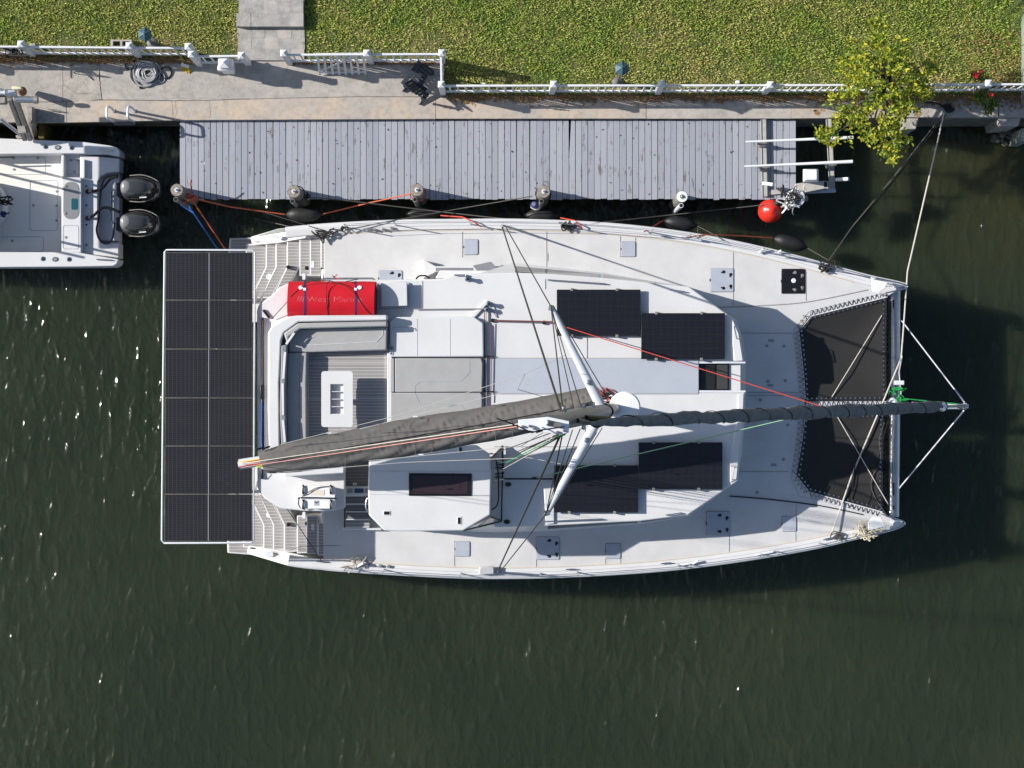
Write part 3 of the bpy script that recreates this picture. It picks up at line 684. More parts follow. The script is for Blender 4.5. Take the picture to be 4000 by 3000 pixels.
# ---- cabin trunk and roof
roof_pts = [(1003,1215),(1010,1190),(1062,1152),(1088,1124),(1120,1108),(1300,1096),(1500,1093),(1730,1089),(1765,1074),(1860,1068),(2000,1064),(2150,1069),(2350,1084),(2560,1106),(2692,1119),(2735,1150),(2865,1243),(2893,1300),(2908,1412),(2730,1412),(2730,1532),(2911,1532),(2908,1640),(2897,1750),(2883,1880),(2856,1898),(2685,2014),(2500,2036),(2300,2046),(2130,2055),(1960,2060),(1930,2060),(1930,1770),(1348,1770),(1348,1985),(1290,1998),(1180,1996),(1090,1985),(1030,1945),(1005,1905)]
b = MB(); b.prism([W(u,v,RZ) for u,v in roof_pts], dz=.16); roof = b.build('cabin_roof', gel, CAT, bevel=.035, seg=3)
trunk = [(1500,1105),(1730,1098),(1860,1072),(2000,1068),(2350,1090),(2560,1114),(2680,1128),(2850,1250),(2880,1320),(2892,1412),(2892,1532),(2892,1640),(2880,1760),(2866,1872),(2680,2002),(2500,2024),(2130,2044),(1930,2050),(1500,2040)]
base = [(1500,1098),(1730,1094),(1905,1068),(2010,1024),(2350,1062),(2560,1098),(2700,1124),(2880,1250),(2905,1320),(2915,1412),(2915,1532),(2912,1640),(2900,1770),(2882,1880),(2690,2020),(2500,2050),(2130,2078),(1930,2082),(1500,2060)]
b = MB(); b.prism([W(u,v,RZ-.14) for u,v in trunk], bot=[W(u,v,1.74) for u,v in base]); b.build('cabin_side', gel, CAT, ang=30)
winm = mat('dark_cabin_glass', (.012,.013,.016), .06, spec=.6)
def winband(i0,i1,name):
    # dark side windows set into the cabin side
    A = [W(*trunk[i],RZ-.14) for i in range(i0,i1+1)]; B = [W(*base[i],1.74) for i in range(i0,i1+1)]
    ctr = W(2200,1560,2.4)
    for k in range(len(A)-1):
        q = []
        for t, s in ((.86,.03),(.86,.97),(.38,.97),(.38,.03)):
            p = (B[k].lerp(A[k],t)).lerp(B[k+1].lerp(A[k+1],t), s); o = (p-ctr); o.z = 0; q.append(p+o.normalized()*.012)
        o = (q[0]-ctr); o.z = 0; o = o.normalized()*.03; b = MB()
        b.add(q+[p-o for p in q], [(0,1,2,3),(7,6,5,4),(0,4,5,1),(1,5,6,2),(2,6,7,3),(3,7,4,0)]); b.build(name, winm, CAT, smooth=False)
winband(3,6,'side_window'); winband(13,16,'side_window'); winband(7,9,'front_window'); winband(10,12,'front_window')
# moulded boarding steps on the port cabin side
b = MB(); b.prism([W(1655,1014,2.02),W(1702,1040,2.02),W(1850,1037,2.02),W(1960,1040,2.02),W(1960,1062,2.02),W(1702,1062,2.02),W(1652,1088,2.02)], z0=1.7); b.build('boarding_step', gel, CAT, bevel=.015)
b = MB(); b.prism([W(1702,1046,2.026),W(1848,1046,2.026),W(1848,1060,2.026),W(1702,1060,2.026)], dz=.02); b.build('step_recess_shade', cushdk, CAT)  # flat sheet on the step; the recess's shade is in its dark colour
b = MB(); b.prism([W(1718,1056,2.5),W(1960,1056,2.5),W(1960,1085,2.5),W(1700,1088,2.5)], z0=1.9); b.build('boarding_step', gel, CAT, bevel=.02)
b = MB(); b.prism([W(1846,1037,2.10),W(1918,1022,2.10),W(1950,1056,2.10),W(1862,1056,2.10)], z0=1.95); b.build('step_pad', cushdk, CAT, bevel=.01)
b = MB(); b.prism(prect(1262,1392,1064,1105,1.712,.08), dz=.02); b.build('dark_recess_panel', cushdk, CAT, bevel=.004)  # flat panel; its grey paints the darkness of the window recess
for poly, s in (([(1625,1090),(1638,1078),(1665,1078),(1680,1090)],1),): strip(catmull([W(u,v,2.6) for u,v in poly],4), .018, black, 'grab_rail')
# recessed blue-grey walkway on the roof centre line (slightly proud sheet) and panel seams
b = MB(); b.prism([W(1885,1402,RZ+.012),W(2728,1402,RZ+.012),W(2728,1536,RZ+.012),W(1885,1536,RZ+.012)], dz=.02); b.build('roof_walkway', roofgrey, CAT)
for a,c in (((1885,1399),(2728,1399)),((1885,1539),(2728,1539)),((1650,1098),(1650,1205)),((2293,1315),(2293,1398)),((1930,1745),(2280,1745)),((2285,1640),(2285,1740)),((2130,1090),(2130,1130))):
    strip([W(*a,RZ+.004),W(*c,RZ+.004)], .007, seam, 'roof_seam', roof)
# raised forward lip of the roof
for pts in ([(2862,1250),(2886,1302),(2903,1410),(2870,1410),(2862,1350)],[(2906,1540),(2902,1640),(2890,1750),(2878,1872),(2852,1885),(2852,1790),(2880,1640),(2884,1540)]):
    b = MB(); b.prism([W(u,v,RZ+.03) for u,v in pts], dz=.05); b.build('roof_lip', gel, CAT, bevel=.015)
# sliding door hatch to the forward cockpit
b = MB(); b.prism(prect(2732,2848,1418,1526,3.115,.02), dz=.05); sd = b.build('forward_door', smoke, CAT, bevel=.004)
for u0,u1 in ((2740,2792),(2800,2842)):
    b = MB(); b.prism(prect(u0,u1,1424,1520,3.125,.02), dz=.02); b.build('pane', mat('door_pane_%d'%u0, (.02,.02,.02) if u0 < 2760 else (.055,.055,.052), .12, spec=.6), sd)
for v in (1416,1529):
    b = MB(); b.beam(W(2732,v,3.2),W(2912,v,3.16),.045,.05); b.build('door_track', alup, CAT, bevel=.006)
b = MB(); b.beam(W(2885,1420,1.83),W(2885,1525,1.83),.01,.012); b.build('door_sill', black, CAT)
b = MB(); b.prism([W(2850,1414,2.6),W(2906,1414,2.6),W(2906,1530,2.6),W(2850,1530,2.6)], z0=1.8); b.build('forward_bulkhead', gel, CAT, bevel=.02)
# grab rails
for a,c,z in (((2140,1093),(2362,1108),RZ),((2618,1131),(2672,1139),RZ),((2128,2037),(2350,2028),RZ),((2602,2012),(2658,2004),RZ),((2868,1275),(2878,1322),RZ+.03),((2868,1825),(2860,1872),RZ+.03),((1775,1074),(1820,1074),RZ)):
    p = W(*a,z+.07); q = W(*c,z+.07); b = MB(); b.tube([p-Vector((0,0,.08)),p,q,q-Vector((0,0,.08))], .014, 8); b.build('grab_rail', steel, CAT)
# roof solar panels
def panel(u0,u1,v0,v1,z,m,name='solar_panel',mid=True,fr=None,g=.014):
    a = W(u0,v1,z); c = W(u1,v0,z)
    b = MB(); b.box(a.x,c.x,a.y,c.y,z-.035,z); p = b.build(name, fr or black, CAT, bevel=.003, seg=1)
    b = MB(); b.box(a.x+g,c.x-g,a.y+g,c.y-g,z-.006,z+.002); b.build('cells', m, p)
    if mid:
        xm = (a.x+c.x)/2; b = MB(); b.box(xm-.0045,xm+.0045,a.y+g,c.y-g,z-.005,z+.0035); b.build('centre_gap', black if m is solar2 else cell_line, p)
    return p, a, c
for u0,u1,v0,v1 in ((2175,2502,1131,1312),(2505,2832,1223,1403),(2165,2493,1818,2002),(2495,2822,1728,1911)):
    p,a,c = panel(u0,u1,v0,v1,RZ+.12,solar2)
    for fx in (.18,.72):
        for y in (a.y,c.y):
            x = a.x+(c.x-a.x)*fx; b = MB(); b.box(x-.03,x+.03,y-.03,y+.03,RZ-.01,RZ+.13); b.build('bracket', galv, p, bevel=.004)
# ---- stern solar array on its arch
AZ = 3.28
arch = MB(); pts = [W(643,985,AZ+.01),W(650,977,AZ+.01),W(985,977,AZ+.01),W(996,985,AZ+.01),W(992,1545,AZ+.01),W(990,2110,AZ+.01),W(980,2121,AZ+.01),W(640,2121,AZ+.01),W(632,2110,AZ+.01),W(637,1545,AZ+.01)]
arch.tube(pts, .022, 10, closed=True); af = arch.build('solar_arch_rail', alup, CAT)
vv = [986,1172,1363,1554,1742,1930,2114]
for i in range(6):
    k = i/5; u0 = 647-4*k; u1 = 986-2*k
    panel(u0,u1,vv[i]+.6,vv[i+1]-.6,AZ+.045,solar,fr=galv,g=.005)
for u in (700,930):
    b = MB(); b.beam(W(u,990,AZ-.05),W(u-4,2112,AZ-.05),.05,.06); b.build('solar_arch_beam', alup, CAT)
for v in (1180,1920):
    b = MB(); b.tube(catmull([W(1040,v,1.5),W(1000,v,2.4),W(930,v,AZ-.1),W(720,v,AZ-.09)],6), .04, 10); b.build('davit_arm', alup, CAT)
    for u in (1007,1030):
        b = MB(); b.tube([W(u,v-40,1.4),W(u-10,v,2.8)], .02, 8); b.build('davit_strut', steel, CAT)
# ---- flybridge lounge
def pr(pix, z, h, m, name, par=CAT, bev=.02, seg=2): b = MB(); b.prism([W(u,v,z) for u,v in pix], dz=h); return b.build(name, m, par, bevel=bev, seg=seg)
pr([(1195,1370),(1512,1372),(1512,1735),(1195,1735)], RZ+.014, .02, eva, 'lounge_floor', bev=0)
for u0,v0,u1,v1 in ((1200,1417,1512,1417),(1200,1557,1512,1557),(1205,1380,1205,1730),(1505,1380,1505,1730)):
    strip([W(u0,v0,RZ+.016),W(u1,v1,RZ+.016)], .006, whitep, 'floor_inlay')
co_out = [(1046,1300),(1060,1275),(1128,1236),(1160,1232),(1512,1230),(1512,1252),(1165,1258),(1108,1300),(1098,1330),(1090,1500),(1092,1730),(1098,1800),(1052,1800),(1045,1600)]
pr(co_out, RZ+.50, .52, gel, 'lounge_coaming', bev=.035, seg=3)
pr([(1108,1302),(1165,1262),(1512,1254),(1512,1276),(1172,1284),(1128,1315),(1122,1345)], RZ+.52, .5, cushion, 'backrest', bev=.03)
pr([(1098,1350),(1122,1345),(1116,1500),(1118,1700),(1124,1790),(1100,1790),(1092,1600)], RZ+.50, .5, cushdk, 'backrest', bev=.03)
pr([(1128,1315),(1172,1285),(1512,1277),(1510,1368),(1204,1376),(1128,1374)], RZ+.30, .3, cushion, 'seat_cushion', bev=.03, seg=3)
pr([(1124,1377),(1199,1377),(1196,1500),(1198,1735),(1124,1735),(1118,1560)], RZ+.30, .3, cushion, 'seat_cushion', bev=.03, seg=3)
strip([W(1230,1312,RZ+.306),W(1170,1345,RZ+.306),W(1208,1348,RZ+.306),W(1470,1335,RZ+.306),W(1494,1310,RZ+.306),W(1494,1280,RZ+.306)], .006, whitep, 'piping')
strip([W(1170,1385,RZ+.306),W(1168,1730,RZ+.306)], .005, seam, 'piping')
for v0,v1,u0,u1 in ((1300,1345,1150,1118),(1375,1480,1114,1107),(1497,1622,1105,1106),(1640,1728,1106,1113)):
    b = MB(); b.beam(W(u0,v0,RZ+.515),W(u1,v1,RZ+.515),.05,.02); b.build('backrest_light_strip', gel, CAT, bevel=.005)  # sunlight patches on the seat back, built as raised white strips
pr([(1100,1792),(1345,1795),(1345,1850),(1110,1862)], RZ+.42, .44, gel, 'lounge_coaming', bev=.03)
# table with cup tray
tz = RZ+.50
tb = MB(); O = [W(1255,1668,tz),W(1378,1450,tz)]; I = [W(1290,1618,tz),W(1342,1500,tz)]
table_o = rrect(O[0].x,O[1].x,O[0].y,O[1].y,tz,.06)
b = MB(); b.box(O[0].x,I[0].x,O[0].y+.05,O[1].y-.05,tz-.035,tz); b.box(I[1].x,O[1].x,O[0].y+.05,O[1].y-.05,tz-.035,tz)
b.box(I[0].x,I[1].x,I[1].y,O[1].y-.05,tz-.035,tz); b.box(I[0].x,I[1].x,O[0].y+.05,I[0].y,tz-.035,tz)
b.prism([p for p in table_o if p.y > O[1].y-.0605]+[Vector((O[0].x,O[1].y-.05,tz)),Vector((O[1].x,O[1].y-.05,tz))][:0], dz=.035) if False else None
b.prism([Vector((O[0].x,O[1].y-.05,tz)),Vector((O[0].x+.02,O[1].y-.012,tz)),Vector((O[0].x+.06,O[1].y,tz)),Vector((O[1].x-.06,O[1].y,tz)),Vector((O[1].x-.02,O[1].y-.012,tz)),Vector((O[1].x,O[1].y-.05,tz))], dz=.035)
b.prism([Vector((O[0].x,O[0].y+.05,tz)),Vector((O[0].x+.02,O[0].y+.012,tz)),Vector((O[0].x+.06,O[0].y,tz)),Vector((O[1].x-.06,O[0].y,tz)),Vector((O[1].x-.02,O[0].y+.012,tz)),Vector((O[1].x,O[0].y+.05,tz))], dz=.035)
table = b.build('table', gel, CAT, smooth=False)
b = MB(); b.box(I[0].x-.01,I[1].x+.01,I[0].y-.01,I[1].y+.01,tz-.16,tz-.13); b.build('cup_tray', gel, table)
for k in range(5):
    y = I[0].y+(I[1].y-I[0].y)*k/4; b = MB(); b.box(I[0].x-.004,I[1].x+.004,y-.008,y+.008,tz-.14,tz-.02); b.build('tray_divider', gel, table)
for sx in (0,1):
    x = I[sx].x; b = MB(); b.box(x-.006,x+.006,I[0].y,I[1].y,tz-.14,tz-.03); b.build('tray_side', gel, table)
b = MB(); b.lathe(((O[0].x+O[1].x)/2,(O[0].y+O[1].y)/2,RZ), [(.18,0),(.18,.03),(.06,.06),(.06,tz-RZ-.16)], 16); b.build('pedestal', alup, table)
# forward lounge pad and cabinet
pr([(1512,1372),(1532,1372),(1532,1735),(1512,1735)], RZ+.10, .1, gel, 'threshold', bev=.015)
pr([(1524,1399),(1541,1399),(1541,1532),(1524,1532)], RZ+.13, .12, cushion, 'bolster', bev=.02)
pr([(1542,1399),(1880,1399),(1886,1420),(1884,1532),(1542,1532)], RZ+.12, .11, cushion, 'sun_pad', bev=.025, seg=3)
pr([(1524,1534),(1878,1534),(1884,1545),(1882,1690),(1524,1690)], RZ+.12, .11, cushion, 'sun_pad', bev=.025, seg=3)
for pts in ([(1834,1402),(1834,1455),(1800,1490),(1640,1490),(1620,1508),(1620,1530)],[(1620,1536),(1640,1576),(1795,1578),(1815,1600)]):
    strip([W(u,v,RZ+.122) for u,v in pts], .005, lid, 'piping')
cab = pr([(1522,1258),(1545,1238),(1850,1236),(1888,1262),(1890,1394),(1522,1394)], RZ+.16, .18, gel, 'lounge_cabinet', bev=.03, seg=3)
for u in (1630,1758): strip([W(u,1245,RZ+.162),W(u,1390,RZ+.162)], .004, lid, 'panel_seam', cab)
b = MB(); b.lathe(W(1529,1360,RZ+.16), [(.045,0),(.045,.02),(.03,.03),(.03,.012)], 16); b.build('speaker', galv, cab)
p = W(1529,1380,RZ+.16); b = MB(); b.box(p.x-.04,p.x+.04,p.y-.045,p.y+.045,p.z-.01,p.z+.012); sk = b.build('socket', lid, cab, bevel=.004)
b = MB(); b.lathe(p+Vector((0,0,.012)), [(.018,0),(.018,.003)], 10); b.build('socket_mouth', black, sk)
b = MB(); b.tube([W(1535,1288,RZ+.23),W(1535,1278,RZ+.24),W(1600,1278,RZ+.24),W(1605,1288,RZ+.23)], .008, 6); b.build('drink_rail', steel, cab)
# grill lid beside the roll
gb = pr([(1470,1105),(1598,1103),(1605,1115),(1605,1205),(1470,1208)], RZ+.05, .07, lid, 'roof_locker', bev=.02)
pr([(1488,1102),(1590,1100),(1592,1195),(1488,1197)], RZ+.20, .03, gel, 'locker_lid', gb, bev=.015)
for du in (0,95): strip([W(1490+du,1150,RZ+.02),W(1490+du,1150,RZ+.18)], .012, steel, 'lid_strut', gb)
# traveller track, aft beam, roof fittings
b = MB(); b.beam(W(1026,1240,RZ+.05),W(1028,1785,RZ+.05),.05,.05); tr = b.build('traveller_track', black, CAT)
b = MB(); b.beam(W(1025,1505,RZ+.10),W(1025,1560,RZ+.10),.09,.08); b.build('traveller_car', black, tr, bevel=.01)
b = MB(); b.tube(sag(W(1022,1570,RZ+.1),W(1020,1760,RZ+.1),.0), .012, 6); b.build('traveller_line', ropeb, tr)
b = MB(); b.tube(sag(W(1027,1250,RZ+.09),W(1026,1500,RZ+.09),.0), .011, 6); b.build('traveller_line', brass, tr)
for (u,v,a) in ((1040,1226,-.9),(1024,1852,1.57)):
    p = W(u,v,RZ+.03); d = Vector((math.cos(a),math.sin(a),0))*.11; b = MB(); b.beam(p-d,p+d,.055,.05); b.build('rope_clutch', black, CAT, bevel=.01)
def winch(u,v,z,r=.065,par=CAT):
    b = MB(); b.lathe(W(u,v,z), [(r*1.15,0),(r*1.1,.03),(r*.78,.06),(r*.75,.12),(r,.15),(r,.17),(r*.5,.18)], 16); w = b.build('winch', steel, par)
    b = MB(); b.lathe(W(u,v,z+.18), [(r*.5,0),(r*.5,.015),(r*.2,.02)], 10); b.build('winch_cap', black, w)
for u,v in ((1826,1090),(1909,1188),(1903,1210)): winch(u,v,RZ,.055)
for u,v in ((1925,1252),(2125,1260)):
    p = W(u,v,RZ); b = MB(); b.lathe(p, [(.045,0),(.045,.05),(.03,.07)], 12); b.build('turning_block', black, CAT)
maroon = mat('maroon_line', (.16,.035,.03), .7)
for pts, r, m in (([(1905,1206,.06),(1620,1208,.06)],.012,seam),([(1930,1252,.08),(2160,1257,.10)],.016,maroon),([(1893,1212,.06),(1893,1590,.05)],.010,brass),([(1899,1215,.06),(1900,1590,.05)],.008,seam),([(1920,1262,.06),(1917,1600,.05)],.010,maroon),
                  ([(1881,1392,.05),(1930,1392,.05)],.012,black),([(1884,1529,.05),(1930,1529,.05)],.012,black),([(1909,1188,.08),(1940,1240,.02)],.012,seam)):
    strip([W(u,v,RZ+z) for u,v,z in pts], r, m, 'deck_line')
pr([(1833,1238),(1900,1172),(1912,1180),(1855,1240)], RZ+.05, .07, gel, 'line_fairing', bev=.015)
# small raised moulding forward of the helm
pr([(2122,1882),(2165,1878),(2165,2046),(2132,2048)], RZ+.05, .07, gel, 'roof_moulding', bev=.015)

# ---- helm station with hardtop
HT = 3.98
pr([(1348,1772),(1932,1772),(1932,1905),(1348,1905)], 2.62, .1, evadk, 'helm_floor', bev=0)
pr([(1348,1900),(1445,1900),(1445,1938),(1348,1938)], 2.80, .3, gel, 'helm_console_aft', bev=.02)
for u0,u1,m in ((1356,1378,seam),(1384,1420,None),(1424,1440,seam)):
    pp_ = pr([(u0,1908),(u1,1908),(u1,1926),(u0,1926)], 2.815, .03, m or mat('blue_display',(.03,.06,.13),.15), 'instrument', bev=.006)
pr([(1378,1886),(1393,1886),(1393,1896),(1378,1896)], 2.72, .12, gel, 'switch_box', bev=.006)
for k in range(4):
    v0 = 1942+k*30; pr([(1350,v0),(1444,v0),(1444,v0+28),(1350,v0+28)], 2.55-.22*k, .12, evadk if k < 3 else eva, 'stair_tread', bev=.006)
    strip([W(1352,v0+27,2.56-.22*k),W(1442,v0+27,2.56-.22*k)], .012, alup, 'tread_nosing')
strip([W(1347,1940,2.6),W(1346,2058,1.8)], .018, black, 'stair_rail')
pr([(1340,2062),(1490,2062),(1490,2072),(1340,2070)], 1.86, .12, gel, 'stair_coaming', bev=.01)
pr([(1445,1772),(1932,1772),(1932,2052),(1500,2052),(1445,2010)], 2.45, .3, gel, 'helm_base', bev=.02)
ht = [(1441,1800),(1446,1770),(1470,1745),(1700,1735),(1862,1738),(1912,1772),(1919,1850),(1916,2012),(1808,2074),(1560,2076),(1500,2073),(1440,2012),(1437,1900)]
b = MB(); b.prism([W(u,v,HT) for u,v in ht], dz=.09); hard = b.build('hardtop', gel, CAT, bevel=.035, seg=3)
for s_ in (0,1):
    v = (1840,1937)[s_]; strip([W(1442,v-(6 if s_ else 0),HT+.002),W(1915,v,HT+.002)], .004, lid, 'hardtop_crease', hard)
fr = pr([(1597,1848),(1843,1850),(1841,1938),(1597,1937)], HT+.02, .05, black, 'hardtop_hatch', bev=.006)
pr([(1612,1858),(1828,1860),(1826,1929),(1612,1928)], HT+.026, .01, mat('tinted_hatch_glass',(.035,.022,.028),.06,spec=.6), 'pane', fr, bev=0)
for u,v,w,h in ((1511,2004,.06,.035),(1794,2034,.03,.07),(1799,1756,.03,.05)):
    p = W(u,v,HT); b = MB(); b.prism(rrect(p.x-w-.02,p.x+w+.02,p.y-h-.015,p.y+h+.015,HT+.012,.015),dz=.02); f_ = b.build('hardtop_vent', gel, hard, bevel=.005)
    b = MB(); b.prism(rrect(p.x-w,p.x+w,p.y-h,p.y+h,HT+.016,.01),dz=.01); b.build('vent_slot', black, f_)
for u,v in ((1460,1800),(1900,1790),(1470,1985),(1890,1990)): strip([W(u,v,HT-.06),W(u+(15 if u>1700 else -4),v,2.5)], .025, alup, 'hardtop_post')
b = MB(); b.tube(catmull([W(1436,1945,HT-.02),W(1430,1960,HT-.02),W(1430,1985,HT-.02),W(1438,1998,HT-.02)],4), .016, 8); b.build('grab_rail', steel, CAT)
# windscreen forward of the helm
clear = mat('scuffed_clear_vinyl', (.34,.33,.34), .15, spec=.6)
wb = [W(1919,1790,HT-.12),W(1919,2020,HT-.12),W(1812,2072,HT-.12)]; wl = [W(1964,1745,RZ+.12),W(1958,2035,RZ+.06),W(1868,2058,RZ+.02)]
b = MB(); b.add(wb+wl+[p-Vector((.02,0,.01)) for p in wb+wl], [(0,3,4,1),(1,4,5,2),(6,7,10,9),(7,8,11,10),(0,6,9,3),(2,5,11,8),(0,1,7,6),(1,2,8,7),(3,9,10,4),(4,10,11,5)]); ws = b.build('windscreen', clear, CAT, smooth=False)
for a_,c_ in ((wb[0],wl[0]),(wb[1],wl[1]),(wb[2],wl[2]),(wl[0],wl[1]),(wl[1],wl[2])): strip([a_,c_], .022, black, 'windscreen_frame', ws)
strip(catmull([W(1936,1790,RZ+.62),W(1946,1850,RZ+.62),W(1946,1960,RZ+.6),W(1922,1992,RZ+.6)],5), .016, black, 'wiper_hose', ws)
for k in range(7):
    b = MB(); a0 = W(1930,1800+k*13,RZ+.45); c0 = W(1968,1806+k*11,RZ+.20); b.beam(a0,c0,.022,.022); b.build('halyard_tail', ropek if k % 3 else ropew, CAT)
b = MB(); b.beam(W(1962,1740,RZ+.1),W(1964,1850,RZ+.1),.05,.09); b.build('clutch_bank', black, CAT, bevel=.01)
strip([W(1925,1870,RZ+.08),W(2165,1871,RZ+.08)], .018, black, 'jib_track'); 
b = MB(); b.beam(W(2078,1868,RZ+.12),W(2100,1868,RZ+.12),.06,.07); b.build('jib_car', black, CAT, bevel=.01)
for u,v in ((1985,1892),(1980,2038)):
    b = MB(); b.lathe(W(u,v,RZ), [(.05,0),(.05,.02),(.03,.05)], 12, sx=1.5); b.build('deck_eye', black, CAT)

# ---- mast, boom, sail cover
def mast_at(z): return Vector((2.3-(z-3.3)*.0964, -.52+.0026*(z-3.3), z))
b = MB(); vs=[]; fs=[]; n=20; zs=[RZ-.02,6,10,14,18,21,22.5]
for z in zs:
    c = mast_at(z); k = 1.0 if z < 20 else .85
    for j in range(n):
        a = 2*math.pi*j/n; ca=math.cos(a); sa=math.sin(a)
        vs.append((c.x+.20*k*math.copysign(abs(ca)**.9,ca), c.y+.125*k*math.copysign(abs(sa)**.85,sa), z))
for i in range(len(zs)-1):
    for j in range(n): fs.append((i*n+j,i*n+(j+1)%n,(i+1)*n+(j+1)%n,(i+1)*n+j))
fs.append(tuple((len(zs)-1)*n+j for j in range(n)))
b.add(vs,fs); mast = b.build('mast', mastal, CAT, ang=50)
b = MB(); b.lathe(mast_at(RZ)+Vector((0,0,-.0)), [(.34,0),(.34,.03),(.26,.06)], 20, sx=1.1, sy=.8); b.build('mast_step', alup, mast)
for z in (6.3,10.2):      # dark bands
    c = mast_at(z); b = MB(); b.tube([Vector((c.x+.212*math.cos(a),c.y+.137*math.sin(a),z)) for a in np.linspace(0,2*math.pi,25)[:-1]], .018, 6, closed=True); b.build('mast_band', black, mast)
ph = [(2025,1640),(2140,1628),(2224,1645),(2222,1690),(2190,1697),(2130,1690),(2026,1676)]
mh = pr(ph, 22.62, .05, alup, 'masthead_plate', mast, bev=.006)
for u,v,r,h in ((2132,1649,.032,.16),(2068,1664,.015,.05),(2085,1672,.02,.03),(2202,1682,.015,.03),(2175,1688,.015,.03),(2040,1666,.015,.03)):
    b = MB(); b.lathe(W(u,v,22.62), [(r,0),(r,h),(r*.6,h+.01)], 12); b.build('masthead_fitting', plastic if h > .1 else galv, mh)
b = MB(); b.tube([W(2138,1652,22.72),W(2190,1662,22.70)], .035, 8); b.build('masthead_light', galv, mh)
for pts in ([(2205,1667,22.85),(2110,1680,22.85),(2078,1690,22.85)],[(2078,1690,22.85),(2030,1668,22.9),(1965,1642,22.95)],[(1940,1634,22.95),(1968,1645,22.95)],[(2120,1682,22.85),(2095,1690,22.9)]):
    strip([W(*p) for p in pts], .008, black, 'wind_vane', mh)
b = MB(); b.tube([W(2160,1700,22.5),W(2145,1722,22.5),W(2125,1712,22.5),W(2112,1695,22.5)], .005, 5); b.build('antenna_cable', ropew, mh)
# radar dome
b = MB(); b.lathe(W(2440,1590,6.55), [(.10,-.06),(.29,-.03),(.318,.03),(.315,.12),(.285,.155),(.05,.17)], 28); rad = b.build('radar_dome', plastic, CAT)
b = MB(); b.beam(mast_at(6.5)+Vector((.15,0,0)), W(2420,1590,6.47), .14, .05); b.build('radar_bracket', alup, rad)
# boom
BA = W(935,1814,5.15); BF = mast_at(5.05)+Vector((-.2,.05,0))
b = MB(); b.tube([BA,BF], .11, 10, ry=.14); boom = b.build('boom', alup, CAT)
d = (BF-BA).normalized(); side = Vector((-d.y,d.x,0))
b = MB(); b.beam(BA-d*.02,BA+d*.30,.13,.18); b.build('boom_end', galv, boom, bevel=.01)
for k,(o,m) in enumerate(((-.05,roper),(0,ropew),(.05,yellow),(.02,ropeo))):
    b = MB(); b.tube(catmull([BA+side*o+Vector((0,0,.11)),BA+d*.2+side*(o*.8)+Vector((0,0,.13)),BA+d*.55+side*o+Vector((0,0,.16))],4), .014, 6); b.build('reef_line', m, boom)
yl = mat('hi_vis_yellow', (.55,.62,.02), .6)
b = MB(); b.beam(BA+d*.36+side*-.10+Vector((0,0,.05)),BA+d*.72+side*-.12+Vector((0,0,.08)),.05,.07); b.build('sail_tie', yl, boom, bevel=.01)
# stack-pack sail cover lofted along the boom
up_e = [(1006,1764),(1050,1752),(1150,1722),(1300,1694),(1420,1668),(1541,1645),(1660,1624),(1782,1606),(1975,1576),(2100,1553),(2200,1534),(2300,1512)]
lo_e = [(1034,1843),(1050,1850),(1150,1846),(1323,1826),(1445,1805),(1589,1784),(1700,1765),(1782,1749),(1965,1717),(2072,1693),(2200,1668),(2330,1618)]
N = 240; M = 44
def pl(poly, t):
    L = [0]
    for a, c in zip(poly, poly[1:]): L.append(L[-1]+math.hypot(c[0]-a[0], c[1]-a[1]))
    s = t*L[-1]
    for i in range(len(poly)-1):
        if s <= L[i+1]+1e-9:
            f = (s-L[i])/(L[i+1]-L[i]); return (poly[i][0]+(poly[i+1][0]-poly[i][0])*f, poly[i][1]+(poly[i+1][1]-poly[i][1])*f)
    return poly[-1]
vs=[]; fs=[]
for i in range(N+1):
    t = i/N; zt = 5.50+.55*t**2.2 - .12*math.exp(-t*25)
    A = W(*pl(up_e,t), zt-.08); B = W(*pl(lo_e,t), zt-.16); c = (A+B)/2; hw = (A-B)/2; bz = 5.0+.0*t
    for j in range(M):
        a = 2*math.pi*j/M; ca = math.cos(a); sa = math.sin(a)
        w = math.copysign(abs(ca)**.8, ca)
        h = (zt+bz)/2 + (zt-bz)/2*sa
        lat = w*(1.0 if sa > -.2 else 1.0-.75*(-sa-.2)/.8)
        crest = 0
        if sa > .2: crest = .05*math.exp(-(w*2.5)**2) - .05*math.exp(-((abs(w)-.42)*5)**2)
        p = c + hw*lat; p.z = h+crest
        # folds: diagonal creases radiating from the gooseneck end, small puckers elsewhere
        q = t*7.5; ph_ = 5.5*w-q*5.0+1.6*noise.noise(Vector((q*.8,w*.7,3))); fold = -max(0,1-abs(math.sin(ph_))*3.2)+.35*math.sin(2*ph_+w)+.25*-max(0,1-abs(math.sin(ph_*2.3+1))*3.5)
        amp = (.012+.045*max(0,t-.10)**.8)*(.55+.9*abs(noise.noise(Vector((q*1.1,w*1.5,9)))))
        nz_ = noise.noise(Vector((t*9, w*1.2+t*5, 1)))*.030 + noise.noise(Vector((t*30+w*4, w*1.0-t*12, 7)))*.012
        p += Vector((0,0,1))*(fold*amp*1.3*max(0,sa)+nz_*max(.2,sa)); p += hw.normalized()*(nz_*.5*lat)
        vs.append(p)
for i in range(N):
    for j in range(M): fs.append((i*M+j,i*M+(j+1)%M,(i+1)*M+(j+1)%M,(i+1)*M+j))
fs += [tuple(range(M-1,-1,-1)), tuple(N*M+j for j in range(M))]
b = MB(); b.add(vs,fs); cov = b.build('sail_cover', canvas, CAT, ang=70)
cvl = mat('pale_stitching', (.16,.155,.15), .8)
def on_cover(t, w, dz=.03):
    zt = 5.50+.55*t**2.2; A = W(*pl(up_e,t), zt-.08); B = W(*pl(lo_e,t), zt-.16); c=(A+B)/2+(A-B)/2*w; c.z = zt+dz-.30*max(0,abs(w)-.35); return c
